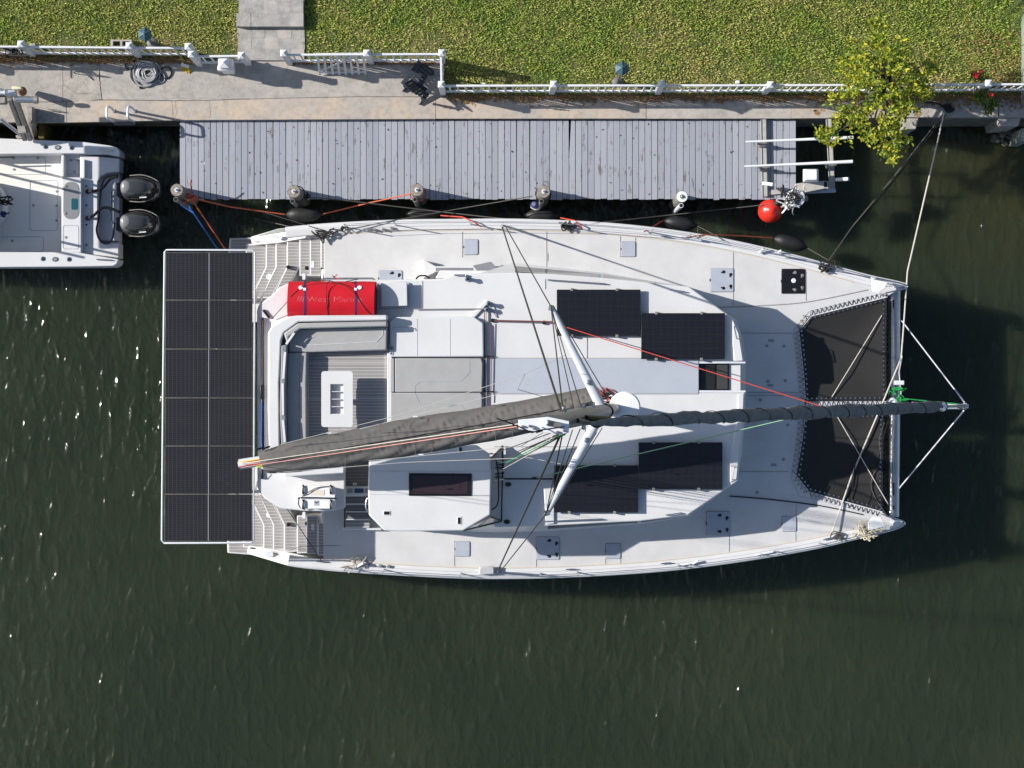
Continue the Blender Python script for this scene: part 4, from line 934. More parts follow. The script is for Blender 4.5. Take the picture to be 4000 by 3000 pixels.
for t in (.22,.48,.72):
    for w in (-.62,.62):
        c = on_cover(t,w,.02); b = MB()
        b.tube([c+Vector((x,y,0)) for x,y in ((-.16,-.14),(-.20,.14),(.20,.14),(.17,-.14))],.004,4); b.build('cover_patch_seam', cvl, cov)
        b = MB(); b.beam(c+Vector((-.1,.16*(1 if w>0 else -1),.0)),c+Vector((.0,.16*(1 if w>0 else -1),.0)),.025,.02); b.build('lazy_jack_toggle', alup, cov)
strip([on_cover(t,.05+.02*math.sin(t*9),.065) for t in np.linspace(.02,.9,30)], .008, black, 'zip', cov)
for u,v in ((1030,1752),(1003,1756)): strip([W(u,v,5.45),W(u+25,v-8,5.4)], .02, black, 'cover_strap', cov)

# ---- spreaders and standing rigging
SP = W(2152,1197,10.85); SS = W(2133,2008,10.85); SR = mast_at(10.4)
def spreader(root, tip):
    d = tip-root; n = 10; b = MB(); vs=[]; fs=[]
    f = d.normalized(); s = f.cross(Vector((0,0,1))).normalized()
    for i in range(n+1):
        t = i/n; c = root.lerp(tip,t); w = .155*(1-t)+.075*t
        if t > .9: w *= .85
        for k in range(10):
            a = 2*math.pi*k/10; vs.append(c+s*math.cos(a)*w*.62+Vector((0,0,1))*math.sin(a)*w*.38)
    for i in range(n):
        for k in range(10): fs.append((i*10+k,i*10+(k+1)%10,(i+1)*10+(k+1)%10,(i+1)*10+k))
    fs += [tuple(range(9,-1,-1)), tuple(n*10+k for k in range(10))]
    b.add(vs,fs); o = b.build('spreader', alup, CAT, ang=60)
    b = MB(); b.tube([tip-d.normalized()*.06-s*.03,tip+s*.02+Vector((0,0,.02))], .05, 8); b.build('spreader_tip', steel, o)
    b = MB(); b.lathe(root.lerp(tip,.24)+Vector((0,0,.045)), [(.05,0),(.05,.02),(.02,.03)], 12); b.build('deck_light', alu, o)
spreader(SR+Vector((.0,.10,0)), SP); spreader(SR+Vector((-.03,-.10,0)), SS)
def wr(pts, r=.011, m=None, name='shroud'): strip([p if isinstance(p,Vector) else W(*p) for p in pts], r, m or wire, name)
CPp = D(1960,880,.10); CPs = D(1942,2236,.10)
hp_ = Vector((mast_at(20).x, mast_at(20).y+.12, 20)); hs_ = Vector((mast_at(20).x, mast_at(20).y-.12, 20))
wr([CPp, W(2192,1604,20)], .016); wr([CPp+Vector((.07,.0,0)), SP], .012); wr([SP, W(2200,1606,20.1)], .010)
wr([SP, W(2241,1592,16.4)], .008); wr([SP, W(2271,1592,14.2)], .009); wr([SP, W(2350,1548,5.2)], .010); wr([SP+Vector((.05,0,0)), W(2366,1540,4.6)], .010)
wr([CPs, W(2186,1706,20)], .016); wr([CPs+Vector((.07,.02,0)), SS], .012); wr([SS, W(2195,1706,20.1)], .010)
wr([SS, W(2236,1680,16.4)], .008); wr([SS, W(2266,1676,14.2)], .009); wr([SS, W(2330,1690,5.2)], .010); wr([SS+Vector((.05,0,0)), W(2352,1672,4.6)], .010)
for c,s_ in ((CPp,hp_),(CPs,hs_)):
    d_ = (s_-c).normalized(); b = MB(); b.tube([c-Vector((0,0,.12)),c,c+d_*.45],.024,8); b.build('chainplate_turnbuckle', steel, CAT)
for z,dx in ((20,.0),(16.4,.05),(14.2,.08)):
    for sg in (1,-1):
        p = mast_at(z); b = MB(); b.tube([p+Vector((dx,sg*.10,0)),p+Vector((dx-.02,sg*.19,.04))], .03, 8); b.build('mast_tang', steel, mast)
# topping lift, halyards, lazy jacks
wr([BA+Vector((.05,.02,.1)), W(2030,1655,22.5)], .006, ropew, 'topping_lift'); wr([BA+Vector((.05,-.06,.1)), W(2034,1664,22.5)], .006, mat('pink_line',(.62,.28,.25),.7), 'main_halyard')
for (u,v,z),(u2,v2),m,r in (((1962,1788,3.5),(2182,1698),wire,.009),((1966,1800,3.5),(2192,1690),wire,.012),((1968,1812,3.5),(2200,1694),ropegreen,.009),((1966,1826,3.5),(2206,1696),wire,.012),((1930,1772,3.6),(2150,1692),wire,.008),((1960,1835,3.5),(2212,1694),ropew,.006)):
    wr([(u,v,z),(u2,v2,21.5)], r, m, 'halyard')
lj = mat('grey_lazy_jack', (.30,.30,.30), .7)
for pts in ([(2205,1388,12.6),(2051,1460,9.6),(1560,1621,6.4),(1095,1736,5.6)],[(2051,1460,9.6),(2022,1521,8.2),(1405,1676,5.75)],[(2022,1521,8.2),(2130,1552,6.6)],
            [(2190,1812,12.6),(2067,1788,9.6),(1585,1806,6.4),(1080,1846,5.6)],[(2067,1788,9.6),(2036,1742,8.2),(1440,1800,5.75)],[(2036,1742,8.2),(2120,1690,6.6)]):
    wr(pts, .006, lj, 'lazy_jack')
wr([(2160,1262,RZ+.12),(3205,1586,4.6)], .011, roper, 'jib_sheet'); wr([(2090,1868,RZ+.14),(3215,1604,4.6)], .012, ropeg, 'jib_sheet')
def tangle(c, r, m, name, n=30, rr=.012, flat=.45, par=CAT, seed=1):
    rd = random.Random(seed); pts = [Vector(c)+Vector((rd.gauss(0,r),rd.gauss(0,r*.7),abs(rd.gauss(0,r*flat)))) for _ in range(n)]
    b = MB(); b.tube(catmull(pts,4), rr, 5); return b.build(name, m, par)
tangle(W(2362,1535,RZ+.06),.11,mat('faded_red_rope',(.40,.10,.09),.8),'rope_bundle',26,.014,seed=3); tangle(W(2350,1545,RZ+.06),.10,ropek,'rope_bundle',22,.013,seed=4)
for k in range(9): strip(catmull([W(2372+k*2,1552-k*1,RZ+.05),W(2392+k*3,1544+k*2,RZ+.16),W(2400+k*3,1556+k*3,RZ+.05)],4), .010, ropek if k % 2 else alup, 'halyard_tail')
# ---- furled headsail and forestay
T0 = W(3672,1588,2.75); T1 = W(2296,1652,18.9)
pts=[]; rad_=[]; n=70
for i in range(n+1):
    t=i/n; pts.append(T0.lerp(T1,t)); base_=.122*(1-t)**.6+.064*t; base_ *= 1+.10*math.sin(t*40)+.10*noise.noise(Vector((t*30,2,0)))
    if t < .03: base_ *= .45+.55*t/.03
    if t > .93: base_ *= max(.35,1-(t-.93)/.1)
    rad_.append(base_)
b = MB(); b.tube(pts, rad_, 14)
sailuv = mat('charcoal_furled_sail', (.20,.21,.245), .7, var=.35, scale=6, bump=.5, bscale=16)
for i_,v_ in enumerate(b.v):
    p_=Vector(v_); nn=noise.noise(p_*2.6)*.03+noise.noise(p_*7)*.012; b.v[i_]=tuple(p_+Vector((nn*.2,nn,nn)))
fj = b.build('furled_headsail', sailuv, CAT, ang=60)
sp_ = []
ax = (T1-T0).normalized(); e1 = ax.cross(Vector((0,1,0))).normalized(); e2 = ax.cross(e1)
for i in range(700):
    t=.01+.93*i/700; k=min(int(t*n),n); a=t*2*math.pi*17; r_=rad_[k]+.004; sp_.append(T0.lerp(T1,t)+e1*math.cos(a)*r_+e2*math.sin(a)*r_)
b = MB(); b.tube(sp_, .008, 4); b.build('furling_wrap', black, fj)
wr([T1, mast_at(20.2)+Vector((.18,0,0))], .035, black, 'forestay'); wr([W(3770,1587,2.0), T0], .03, steel, 'forestay')
b = MB(); b.lathe(T0-ax*.02, [(.10,-.28),(.12,-.22),(.12,-.10),(.06,-.02)], 16, axis=ax); b.build('furling_drum', steel, CAT)
b = MB(); b.tube([mast_at(18.6)+Vector((.2,0,0)), W(2330,1648,18.3), W(2380,1640,18.0)], [.05,.09,.05], 10); b.build('furling_swivel', black, CAT)
# ---- crossbeam, bowsprit, nets
cbz = 1.72
b = MB(); b.tube([W(3494,1138,cbz),W(3493,1580,cbz),W(3489,2018,cbz)], .145, 16, ry=.11); cb = b.build('crossbeam', alu, CAT)
for v0,v1 in ((1170,1205),(1975,1990),(1885,1935)):
    strip([W(3490,v0,cbz+.115),W(3490,v1,cbz+.115)], .02, black, 'beam_slot', cb)
b = MB(); b.tube([W(3130,1588,1.78),W(3480,1588,1.80),W(3775,1587,1.86)], .075, 12); spr = b.build('bowsprit', alup, CAT)
pr([(3150,1562),(3466,1566),(3466,1586),(3150,1586)], 1.90, .05, gel, 'net_batten', spr, bev=.008)
bl = MB()
for k in range(26): bl.lathe(W(3158+k*12,1566,1.903), [(.010,0),(.010,.003)], 6)
o_ = bl.build('batten_holes', black, spr); tag(o_, kind='stuff')
b = MB(); b.lathe(W(3482,1574,1.85), [(.12,0),(.12,.06),(.07,.08),(.07,.04)], 20); b.build('sprit_collar', alup, spr)
for a_,c_ in (((3522,1252,1.78),(3768,1572,1.9)),((3512,1908,1.78),(3766,1603,1.9))):
    wr([a_,c_], .015, alup, 'bridle_wire'); A=W(*a_); C=W(*c_); b=MB(); b.tube([C.lerp(A,.02),C.lerp(A,.16)],.024,8); b.build('bridle_turnbuckle', steel, CAT)
for a_,c_ in (((3560,1570,1.9),(3762,1577,1.9)),((3600,1598,1.9),(3762,1598,1.9))): wr([a_,c_], .014, steel, 'sprit_stay')
b = MB(); b.tube([W(3740,1585,1.95),W(3782,1587,1.95)], .055, 10); b.build('sprit_end', steel, spr)
def net(poly, name):
    z = 1.925; P = [W(u,v,z) for u,v in poly]; c = sum(P, Vector())/len(P)
    # sagging sheet: fan of rings
    rings = 9; vs=[]; fs=[]; n=len(P)
    Q=[]
    for i in range(n):
        for k in range(6): Q.append(P[i].lerp(P[(i+1)%n],k/6))
    n=len(Q)
    for r in range(rings):
        t=r/rings
        for q in Q: p=q.lerp(c,t); p.z -= .09*(1-(1-t)**2); vs.append(p)
    vs.append(c-Vector((0,0,.09)))
    for r in range(rings-1):
        for i in range(n): fs.append((r*n+i,r*n+(i+1)%n,(r+1)*n+(i+1)%n,(r+1)*n+i))
    for i in range(n): fs.append(((rings-1)*n+i,(rings-1)*n+(i+1)%n,rings*n))
    b=MB(); b.add(vs,fs); o=b.build(name, netm, CAT)
    hem=MB(); 
    for i in range(len(P)): hem.beam(P[i],P[(i+1)%len(P)],.075,.018)
    hm=hem.build('net_hem', rubber, o)
    ey=MB(); lc=MB()
    for i in range(len(P)):
        a_,c_=P[i],P[(i+1)%len(P)]; L=(c_-a_).length; m_=max(2,int(L/.105)); dd=(c_-a_).normalized(); out=Vector((dd.y,-dd.x,0))
        if (a_+out*.1-c).length < (a_-out*.1-c).length: out=-out
        zz=[]
        for k in range(m_+1):
            p=a_.lerp(c_,k/m_); ey.lathe(p+Vector((0,0,.010))-out*.02,[(.021,0),(.021,.006),(.010,.008)],6)
            zz.append(p+out*(.03)+Vector((0,0,.012))); e_ = p+dd*(L/m_*.5)+out*.16; e_.z = max(p.z+.02, zd(e_.x)+.014) if e_.x < 8.4 else p.z+.0; zz.append(e_)
        lc.tube(zz[:-1],.009,4)
    tag(ey.build('net_eyelets', alu, o), kind='stuff'); tag(lc.build('net_lacing', ropek, o), kind='stuff')
net([(3455,1170),(3455,1558),(3152,1560),(3147,1480),(3128,1292),(3166,1240)],'bow_net')
net([(3445,1622),(3440,1990),(3165,1914),(3118,1855),(3138,1730),(3148,1622)],'bow_net')
strip([D(3462,1148,.02),D(3458,1600,-.1)], .01, ropek, 'net_line')
# lines lying on the starboard net
for pts,m,r in (([(3455,1650),(3435,1720),(3440,1800),(3405,1870),(3412,1930),(3465,2015)],ropegrey,.009),([(3470,1640),(3430,1790),(3380,2005)],ropek,.007),([(3350,1745),(3330,1900),(3328,1980)],ropek,.009)):
    strip(catmull([W(u,v,1.93) for u,v in pts],5), r, m, 'loose_line')
for pts in ([(3490,1200,1.85),(3496,1400,1.85),(3500,1560,1.86)],[(3494,1640,1.85),(3485,1850,1.85),(3486,1960,1.85)],[(3478,1640,1.85),(3476,1800,1.85),(3484,1900,1.85)]): strip(catmull([W(*p) for p in pts],5), .007, ropegrey, 'furling_line')
# under-net diagonal stays
wr([(3445,1232,1.94),(3250,1550,1.94)], .010, ropew, 'net_stay'); wr([(3265,1617,1.94),(3470,1970,1.94)], .010, ropew, 'net_stay')
tangle(W(3500,1522,1.90),.075,ropegreen,'rope_bundle',30,.011,seed=9); tangle(W(3515,1560,1.95),.06,ropegreen,'rope_bundle',16,.010,seed=11); strip(catmull([W(3460,1540,1.9),W(3445,1525,1.9),W(3455,1512,1.9),W(3475,1525,1.9),W(3470,1545,1.9)],5), .010, ropegreen, 'rope_loop')
strip(sag(W(3520,1556,1.95),W(3740,1578,1.95),.02), .012, ropegreen, 'furling_line')
p=W(3510,1495,1.88); b=MB(); b.box(p.x-.10,p.x+.12,p.y-.05,p.y+.05,1.82,1.93); b.build('bow_roller', alup, CAT, bevel=.01)
# ---- pulpits with seats, lifelines
for poly,s,seat in ((PO,1,[(3402,1082),(3470,1102),(3455,1128),(3430,1146),(3408,1140)]),(SO,-1,[(3392,2072),(3392,2040),(3410,2018),(3440,2020),(3462,2056)])):
    pr(seat, 2.36, .03, plastic, 'pulpit_seat', bev=.01)
    us = (1352,1545,1838,2192,2545,2690,2985,3072,3262,3400) if s>0 else (1352,1500,1800,2110,2255,2650,2690,2970,3030,3200,3380)
    tops=[]
    for u in us:
        x=W(u,0,1.8).x; e=.02; d=Vector((2*e,interp(poly,x+e)-interp(poly,x-e),0)).normalized(); nr=Vector((d.y,-d.x,0))*s
        q=Vector((x,interp(poly,x),zd(x)+.04))+nr*.13; top_=q+Vector((0,0,.62))-nr*.02; tops.append((q,top_))
        b=MB(); b.tube([q,q+Vector((0,0,.02)),top_],[.028,.0135,.0125],8); b.build('stanchion', steel, CAT)
    for f in (.55,.98): wr([q.lerp(t,f) for q,t in tops], .005, steel, 'lifeline')
    # pulpit hoop at the bow
    x=W(3405,0,1.9).x; q,t=tops[-1]; tip=poly[-1]+Vector((-.10,-.10*s,0)); inn=D(3440,1150 if s>0 else 2008,0)
    b=MB(); b.tube(catmull([t, tip+Vector((0,0,.66)), inn+Vector((0,0,.62))],6), .016, 8); b.build('pulpit_rail', steel, CAT)
    b=MB(); b.tube([tip+Vector((0,0,.02)),tip+Vector((0,0,.64))], .014, 8); b.tube([inn+Vector((0,0,.02)),inn+Vector((0,0,.62))], .014, 8); b.build('pulpit_leg', steel, CAT)
    pr([(3500,1096),(3537,1106),(3515,1122),(3490,1122)] if s>0 else [(3498,2070),(3530,2056),(3510,2034),(3480,2035)], 1.98, .04, alup, 'bow_plate', bev=.008)
    for u in (1255,1440,2230,2600,3230):
        x=W(u,0,1.8).x; q=Vector((x,interp(poly,x)-s*.2,zd(x)+.05)); dd=Vector((interp(poly,x+.02)-interp(poly,x-.02),0,0)); ang=math.atan2(dd.x,.04)
        b=MB(); dv=Vector((math.cos(ang),math.sin(ang),0)); b.tube([q-dv*.12+Vector((0,0,.05)),q+Vector((0,0,.045)),q+dv*.12+Vector((0,0,.05))],[.012,.02,.012],8); b.tube([q-dv*.04-Vector((0,0,.02)),q-dv*.04+Vector((0,0,.045))],.014,6); b.tube([q+dv*.04-Vector((0,0,.02)),q+dv*.04+Vector((0,0,.045))],.014,6); b.build('deck_cleat', steel, CAT)
# tube boarding rods stowed along the rail
for a_,c_ in (((2705,2203,.10),(2728,2190,.16)),((2655,2208,.10),(2725,2196,.12)),((2955,2168,.1),(3020,2155,.1)),((2660,925,.1),(2740,938,.16)),((2965,988,.1),(2985,970,.2)),((1390,2216,.1),(1420,2200,.2)),((3040,988,.1),(3052,978,.18))):
    strip([D(*a_),D(*c_)], .028, alup, 'rail_fitting')
for u,v in ((1440,2206),(1485,2210),(1518,2212),(1462,898),(1498,897),(1530,892)):
    b=MB(); b.lathe(D(u,v,.04),[(.035,0),(.03,.05),(.035,.07)],10); b.build('fairlead', galv, CAT)
b=MB(); b.prism([D(1872,2215,.22),D(1928,2212,.22),D(1930,2243,.22),D(1870,2245,.22)],dz=.14); b.build('rail_bag', sealed, CAT, bevel=.02)
tangle(D(1395,2198,.08),.13,ropew,'rope_bundle',30,.011,.3,seed=21); tangle(D(3385,2080,.1),.15,mat('cream_rope',(.60,.54,.40),.8),'rope_bundle',44,.015,.3,seed=22); tangle(D(3275,2090,.08),.09,ropegrey,'rope_bundle',26,.012,.3,seed=23)
tangle(D(1265,908,.1),.10,ropek,'rope_bundle',22,.015,.3,seed=24); tangle(D(2212,888,.1),.10,ropek,'rope_bundle',24,.016,.3,seed=25); tangle(D(3225,1042,.1),.11,ropek,'rope_bundle',30,.016,.3,seed=26)
tangle(D(1340,895,.12),.06,ropek,'rope_bundle',16,.012,.3,seed=27)
# ------------------------------------------------------------------ things on the catamaran
# red rolled mat
ra = W(1122,1172,RZ); rb = W(1463,1172,RZ); yc = ra.y; hw_, hh = .398, .26
roll = thing('rolled_float_mat', 'bright red rolled foam float mat strapped to the cabin roof', 'float mat', Vector(((ra.x+rb.x)/2, yc, RZ)))
def rollpt(x, a, k=1.0):
    ca, sa = math.cos(a), math.sin(a); return Vector((x, yc+hw_*k*ca, RZ+.255+hh*k*sa))
n=44; vs=[]; fs=[]; NX=14
for i in range(NX+1):
    x = W(1122,1172,RZ+.5).x*(1-i/NX)+W(1462,1172,RZ+.5).x*i/NX
    for j in range(n):
        a=2*math.pi*j/n; k=1+.008*math.sin(i*1.7+3*a); vs.append(rollpt(x+.012*math.cos(a),a,k))
for i in range(NX):
    for j in range(n): fs.append((i*n+j,i*n+(j+1)%n,(i+1)*n+(j+1)%n,(i+1)*n+j))
fs += [tuple(range(n-1,-1,-1)), tuple(NX*n+j for j in range(n))]
b=MB(); b.add(vs,fs); rm=b.build('mat_body', redmat, roll)
x0r=W(1122,1172,RZ+.5).x; x1r=W(1462,1172,RZ+.5).x
b=MB(); pts=[]
for i in range(90):
    t=i/89; a=-.5+t*6*math.pi; k=1-.85*t; pts.append(rollpt(x1r+.022,a,k*.97))
b.tube(pts,.010,4); b.build('mat_spiral_edge', rubber, rm)
pts=[rollpt(x0r+(x1r-x0r)*i/40+.0, math.radians(-38)+.004*math.sin(i), 1.012) for i in range(41)]
b=MB(); b.beam(rollpt(x0r,math.radians(-32),1.01),rollpt(x1r,math.radians(-32),1.01),.02,.05); b.build('mat_outer_flap', redmat, rm, bevel=.008)
for fx in (.19,.775):
    x=x0r+(x1r-x0r)*fx; b=MB(); vs=[]; fs=[]
    for j in range(n):
        a=2*math.pi*j/n
        for dx in (-.022,.022): vs.append(rollpt(x+dx+.03*math.sin(a),a,1.012))
    for j in range(n): fs.append((2*j,2*j+1,(2*j+3)%(2*n),(2*j+2)%(2*n)))
    b.add(vs,fs); st=b.build('webbing_strap', navystrap, roll)
    b=MB(); c=rollpt(x+.02,math.radians(60),1.02); b.box(c.x-.03,c.x+.03,c.y-.02,c.y+.04,c.z-.01,c.z+.015); b.build('buckle', plastic, st, bevel=.005)
    b=MB(); c=rollpt(x-.07 if fx<.5 else x+.10,math.radians(52),1.008); b.lathe(c,[(.05,0),(.05,.012),(.02,.014)],16,axis=(0,.5,.85)); b.build('grommet', plastic, roll)
def flat_text(txt, size):
    cu=bpy.data.curves.new('lettering','FONT'); cu.body=txt; cu.size=size; cu.align_x='LEFT'; cu.offset=-.002
    o=bpy.data.objects.new('lettering',cu); COL.objects.link(o); bpy.context.view_layer.update()
    me=bpy.data.meshes.new_from_object(o.evaluated_get(bpy.context.evaluated_depsgraph_get())); bpy.data.objects.remove(o); return me
def wrap_on_roll(vx, vy):      # vx along the roll, vy up the picture
    a=math.acos(max(-1,min(1,vy/hw_))); p=rollpt(vx,a,1.006); return p
me=flat_text('West Marine',.185)
inkm=mat('faded_white_print',(.62,.105,.115),.5,var=.4,scale=18)
bm=bmesh.new(); bm.from_mesh(me); bmesh.ops.triangulate(bm,faces=bm.faces[:])
xs=[v.co.x for v in bm.verts]; sx_=(W(1414,0,RZ+.5).x-W(1199,0,RZ+.5).x)/(max(xs)-min(xs)); tx0=W(1199,0,RZ+.5).x; ty0=W(0,1180,RZ+.5).y-yc
for v in bm.verts:
    v.co=wrap_on_roll(tx0+(v.co.x-min(xs))*sx_, ty0+v.co.y*.95)-ORG[roll.name]
bm.to_mesh(me); bm.free(); me.materials.append(inkm)
to=bpy.data.objects.new('lettering',me); COL.objects.link(to); to.parent=roll
b=MB()         # wave emblem left of the lettering
for k in range(3):
    pl_=[]
    for t in np.linspace(0,1,7): pl_.append((W(1160+k*9+10*t,0,RZ+.5).x, ty0+.01+.14*t-.03*math.sin(t*3.1)*(k-1)))
    up=[wrap_on_roll(x,y) for x,y in pl_]; dn=[wrap_on_roll(x+.025*math.sin(math.pi*i/6)+.004,y-.01) for i,(x,y) in enumerate(pl_)]
    b.add(up+dn,[(i,i+1,7+i+1,7+i) for i in range(6)])
b.build('emblem', inkm, roll, smooth=False)
for pts in ([(1062,1245,.06),(1188,1112,.47),(1240,1098,.50),(1290,1096,.49)],[(1290,1096,.49),(1275,1120,.53),(1278,1200,.50),(1290,1248,.10)],[(1290,1096,.49),(1370,1130,.53),(1435,1215,.45),(1478,1240,.08)],[(1350,1100,.49),(1400,1090,.3)]):
    P=[]
    for u,v,h in pts:
        z=RZ+h; P.append(W(u,v,z))
    pth=catmull(P,8)
    for p in pth:         # keep the line on the outside of the roll
        if x0r < p.x < x1r:
            yy=max(-.999,min(.999,(p.y-yc)/hw_)); a=math.acos(yy); q=rollpt(p.x,a,1.02)
            if p.z < q.z: p.z=q.z
    b=MB(); b.tube(pth,.009,5); b.build('lashing_line', ropek, roll)
for (u,v,du,dv) in ((1305,1082,12,-10),(1265,1092,-8,6),(1312,1090,-14,-14),(1310,1086,20,4)):
    b=MB(); b.tube([W(u,v,RZ+.50),W(u+du,v+dv,RZ+.54)],.012,5); b.build('red_cord_knot', roper, roll)
# cooler
cz=RZ; cl=thing('cooler', 'white ice chest with black handles lashed on the aft starboard roof', 'cooler', W(1245,1945,cz))
b=MB(); b.prism(prect(1178,1305,1905,1985,cz+.40,.06), bot=[Vector((p.x*.985+W(1242,0,cz).x*.015,p.y*.985+W(0,1945,cz).y*.015,cz+.005)) for p in prect(1178,1305,1905,1985,cz+.40,.06)]); b.build('body', plastic, cl, bevel=.015)
b=MB(); b.prism(prect(1173,1310,1897,1988,cz+.47,.07), dz=.07); ld=b.build('lid', plastic, cl, bevel=.022, seg=3)
for v0,v1 in ((1900,1938),(1950,1988)): pass
b=MB(); b.box(W(1175,0,cz+.48).x,W(1308,0,cz+.48).x,W(0,1946,cz+.48).y-.025,W(0,1946,cz+.48).y+.02,cz+.468,cz+.476); b.build('lid_groove', lid, ld)
for u in (1184,1292):
    for v in (1912,1970):
        p=W(u,v,cz+.475); b=MB(); b.tube(catmull([p+Vector((0,.085,-.01)),p+Vector((0,.07,.03)),p+Vector((0,-.07,.03)),p+Vector((0,-.085,-.01))],4),.022,8); b.build('handle', black, cl)
strip(catmull([W(1165,1947,cz+.3),W(1175,1944,cz+.49),W(1240,1944,cz+.50),W(1305,1947,cz+.49),W(1316,1947,cz+.3)],6), .014, black, 'lashing', cl)
strip(catmull([W(1168,1950,cz+.3),W(1185,1935,cz+.49),W(1240,1905,cz+.50),W(1300,1900,cz+.49)],6), .010, ropegrey, 'lashing', cl)
strip(catmull([W(1168,1948,cz+.3),W(1168,1975,cz+.2),W(1190,1990,cz+.05)],6), .014, black, 'lashing', cl)
p=W(1240,1924,cz+.474); b=MB(); b.box(p.x-.15,p.x+.15,p.y-.06,p.y+.06,p.z-.004,p.z+.002); b.build('label_plate', mat('cream_label',(.66,.60,.52),.5), ld)
p=W(1236,1965,cz+.474); b=MB(); b.box(p.x-.055,p.x+.055,p.y-.055,p.y+.055,p.z-.004,p.z+.002); bd=b.build('badge', lid, ld)
b=MB(); b.prism([p+Vector((x,y,.006)) for x,y in ((-.045,.035),(-.02,.035),(0,.015),(.02,.035),(.045,.035),(0,-.02))],dz=.005); b.build('badge_mark', mat('slate_ink',(.06,.07,.09),.5), bd)
# preventer line from boom end to the starboard quarter
strip([W(1030,1848,RZ+.1),W(1255,2190,1.85)], .009, ropegrey, 'preventer_line')
strip([W(1130,2150,1.3),W(1180,2134,1.7),W(1330,2130,1.9)], .006, ropegrey, 'preventer_line')

# ------------------------------------------------------------------ fenders and buoy
def fender(lab, u0,v0,u1,v1,z,w):
    A=W(u0,v0,z); B=W(u1,v1,z); d=(B-A).normalized(); L=(B-A).length; c=A
    root=thing('fender', lab, 'fender', Vector(((A.x+B.x)/2,(A.y+B.y)/2,z-w)), 0, 'black inflatable fenders along the port side')
    prof=[(.03,0),(.035,.03),(w*.45,.06),(w*.80,.14),(w*.97,.24),(w,.34),(w,L-.34),(w*.97,L-.24),(w*.80,L-.14),(w*.45,L-.06),(.035,L-.03),(.03,L)]
    b=MB(); b.lathe(A,prof,20,axis=d); o=b.build('fender_body', rubber, root, ang=60)
    for p,s in ((A,-1),(B,1)):
        b=MB(); b.lathe(p+d*s*-.01,[(.04,-.02),(.04,.02)],10,axis=d); b.build('rope_eye', black, root)
    return A,B
F1=fender('black fender beside the second piling, tied with orange ropes',1115,838,1260,836,1.0,.165)
F2=fender('black fender tucked low under the crossing grey ropes',1588,836,1722,834,.75,.13)
F3=fender('black fender below the fourth piling and white float',2050,840,2178,842,.9,.15)
F4=fender('black fender below the white capped piling',2590,862,2722,882,1.0,.16)
F5=fender('black fender nearest the port bow',3020,930,3152,968,1.05,.165)
br=W(3008,824,1.08); bz=1.08
root=thing('ball_buoy','round red ball buoy hanging by the winch at the dock end','buoy',(br.x,br.y,bz-.28))
b=MB(); b.lathe((br.x,br.y,bz),[(.02,-.28)]+[(.282*math.cos(a),.282*math.sin(a)) for a in np.linspace(-1.45,1.3,14)]+[(.06,.285)],28); b.build('ball', redball, root, ang=60)
tp=Vector((br.x+.13,br.y+.15,bz+.17)); b=MB(); b.lathe(tp,[(.085,-.02),(.085,.03),(.05,.07),(.05,.10),(.02,.10)],14,axis=(.4,.45,.8)); b.build('rope_stem', rubber, root)
root=thing('dock_float','small white and blue float jammed beside the fourth piling','float',W(2100,800,.5))
b=MB(); b.lathe(W(2097,806,1.0),[(.05,-.32),(.10,-.25),(.10,.02),(.07,.10)],14,axis=(.25,-.2,1)); b.build('float_body', plastic, root)
b=MB(); b.lathe(W(2088,800,1.12),[(.085,-.05),(.09,.02),(.05,.06)],14,axis=(-.4,.2,1)); b.build('float_cap', mat('navy_cap',(.03,.04,.12),.4), root)

# ------------------------------------------------------------------ mooring lines
def rope(lab, pts, r, m, cat='rope', group='mooring lines', s=0.0, name='mooring_line'):
    P=[p if isinstance(p,Vector) else W(*p) for p in pts]; path=[]
    for a,c in zip(P,P[1:]): path += sag(a,c,s,8)[:-1]
    path.append(P[-1]); b=MB(); b.tube(path,r,6); o=b.build(name,m); return tag(o,lab,cat,group)
rope('orange rope from the left corner piling to the first fender',[(742,772,1.7),(900,808,1.4),F1[0]],.016,ropeo,s=.02)
rope('orange rope from the first fender up to the third piling',[F1[1],(1430,795,1.4),(1605,757,1.75)],.016,ropeo,s=.02)
rope('orange rope from the left corner piling down to the port stern',[(746,775,1.6),(882,978,.75)],.015,ropeo,s=.03)
rope('blue rope from the left corner piling down to the port stern',[(706,800,1.5),(756,832,1.45),(848,972,.75)],.016,ropeb,s=.03)
rope('blue rope bridle at the foot of the left corner piling',[(736,795,1.5),(744,818,1.47),(757,832,1.45)],.016,ropeb)
rope('black rope from the left corner piling along under the dock edge',[(748,765,1.75),(850,787,1.3),(985,815,1.0),(1240,893,1.86)],.011,ropek,s=.0)
rope('thin grey rope rising out of the water to the port stern cleat',[(985,850,.0),(1130,885,1.2),(1240,916,1.84)],.011,ropegrey,s=.0)
rope('black rope looped round the second piling and stretched to the port shrouds',[(1190,768,1.75),(1360,784,1.5),(1700,825,1.3),(1990,857,1.75),(2200,882,1.86)],.012,ropegrey,s=.01)
rope('grey rope from the fourth piling back to the port quarter cleat',[(2080,766,1.8),(1780,818,1.5),(1500,868,1.85),(1345,900,1.9)],.012,ropegrey,s=.01)
rope('long dark rope from the red buoy to the midship port cleat',[tp+Vector((0,0,.08)),W(2600,842,1.1),W(2340,870,1.86),W(2225,886,1.88)],.012,ropegrey,s=.0)
rope('short bright red rope looped over the port gunwale amidships',[(1722,842,1.2),(1805,848,1.7),(1850,866,1.95),(1880,887,1.95)],.016,roper,s=.0)
rope('red rope loop at the midship cleat beside the black rope bundle',[(2190,851,1.2),(2245,862,1.8),(2268,882,2.0),(2275,896,1.95)],.017,roper)
rope('red rope tying the fourth fender to the port rail',[F4[0],(2560,880,1.6),(2515,906,2.0)],.013,roper)
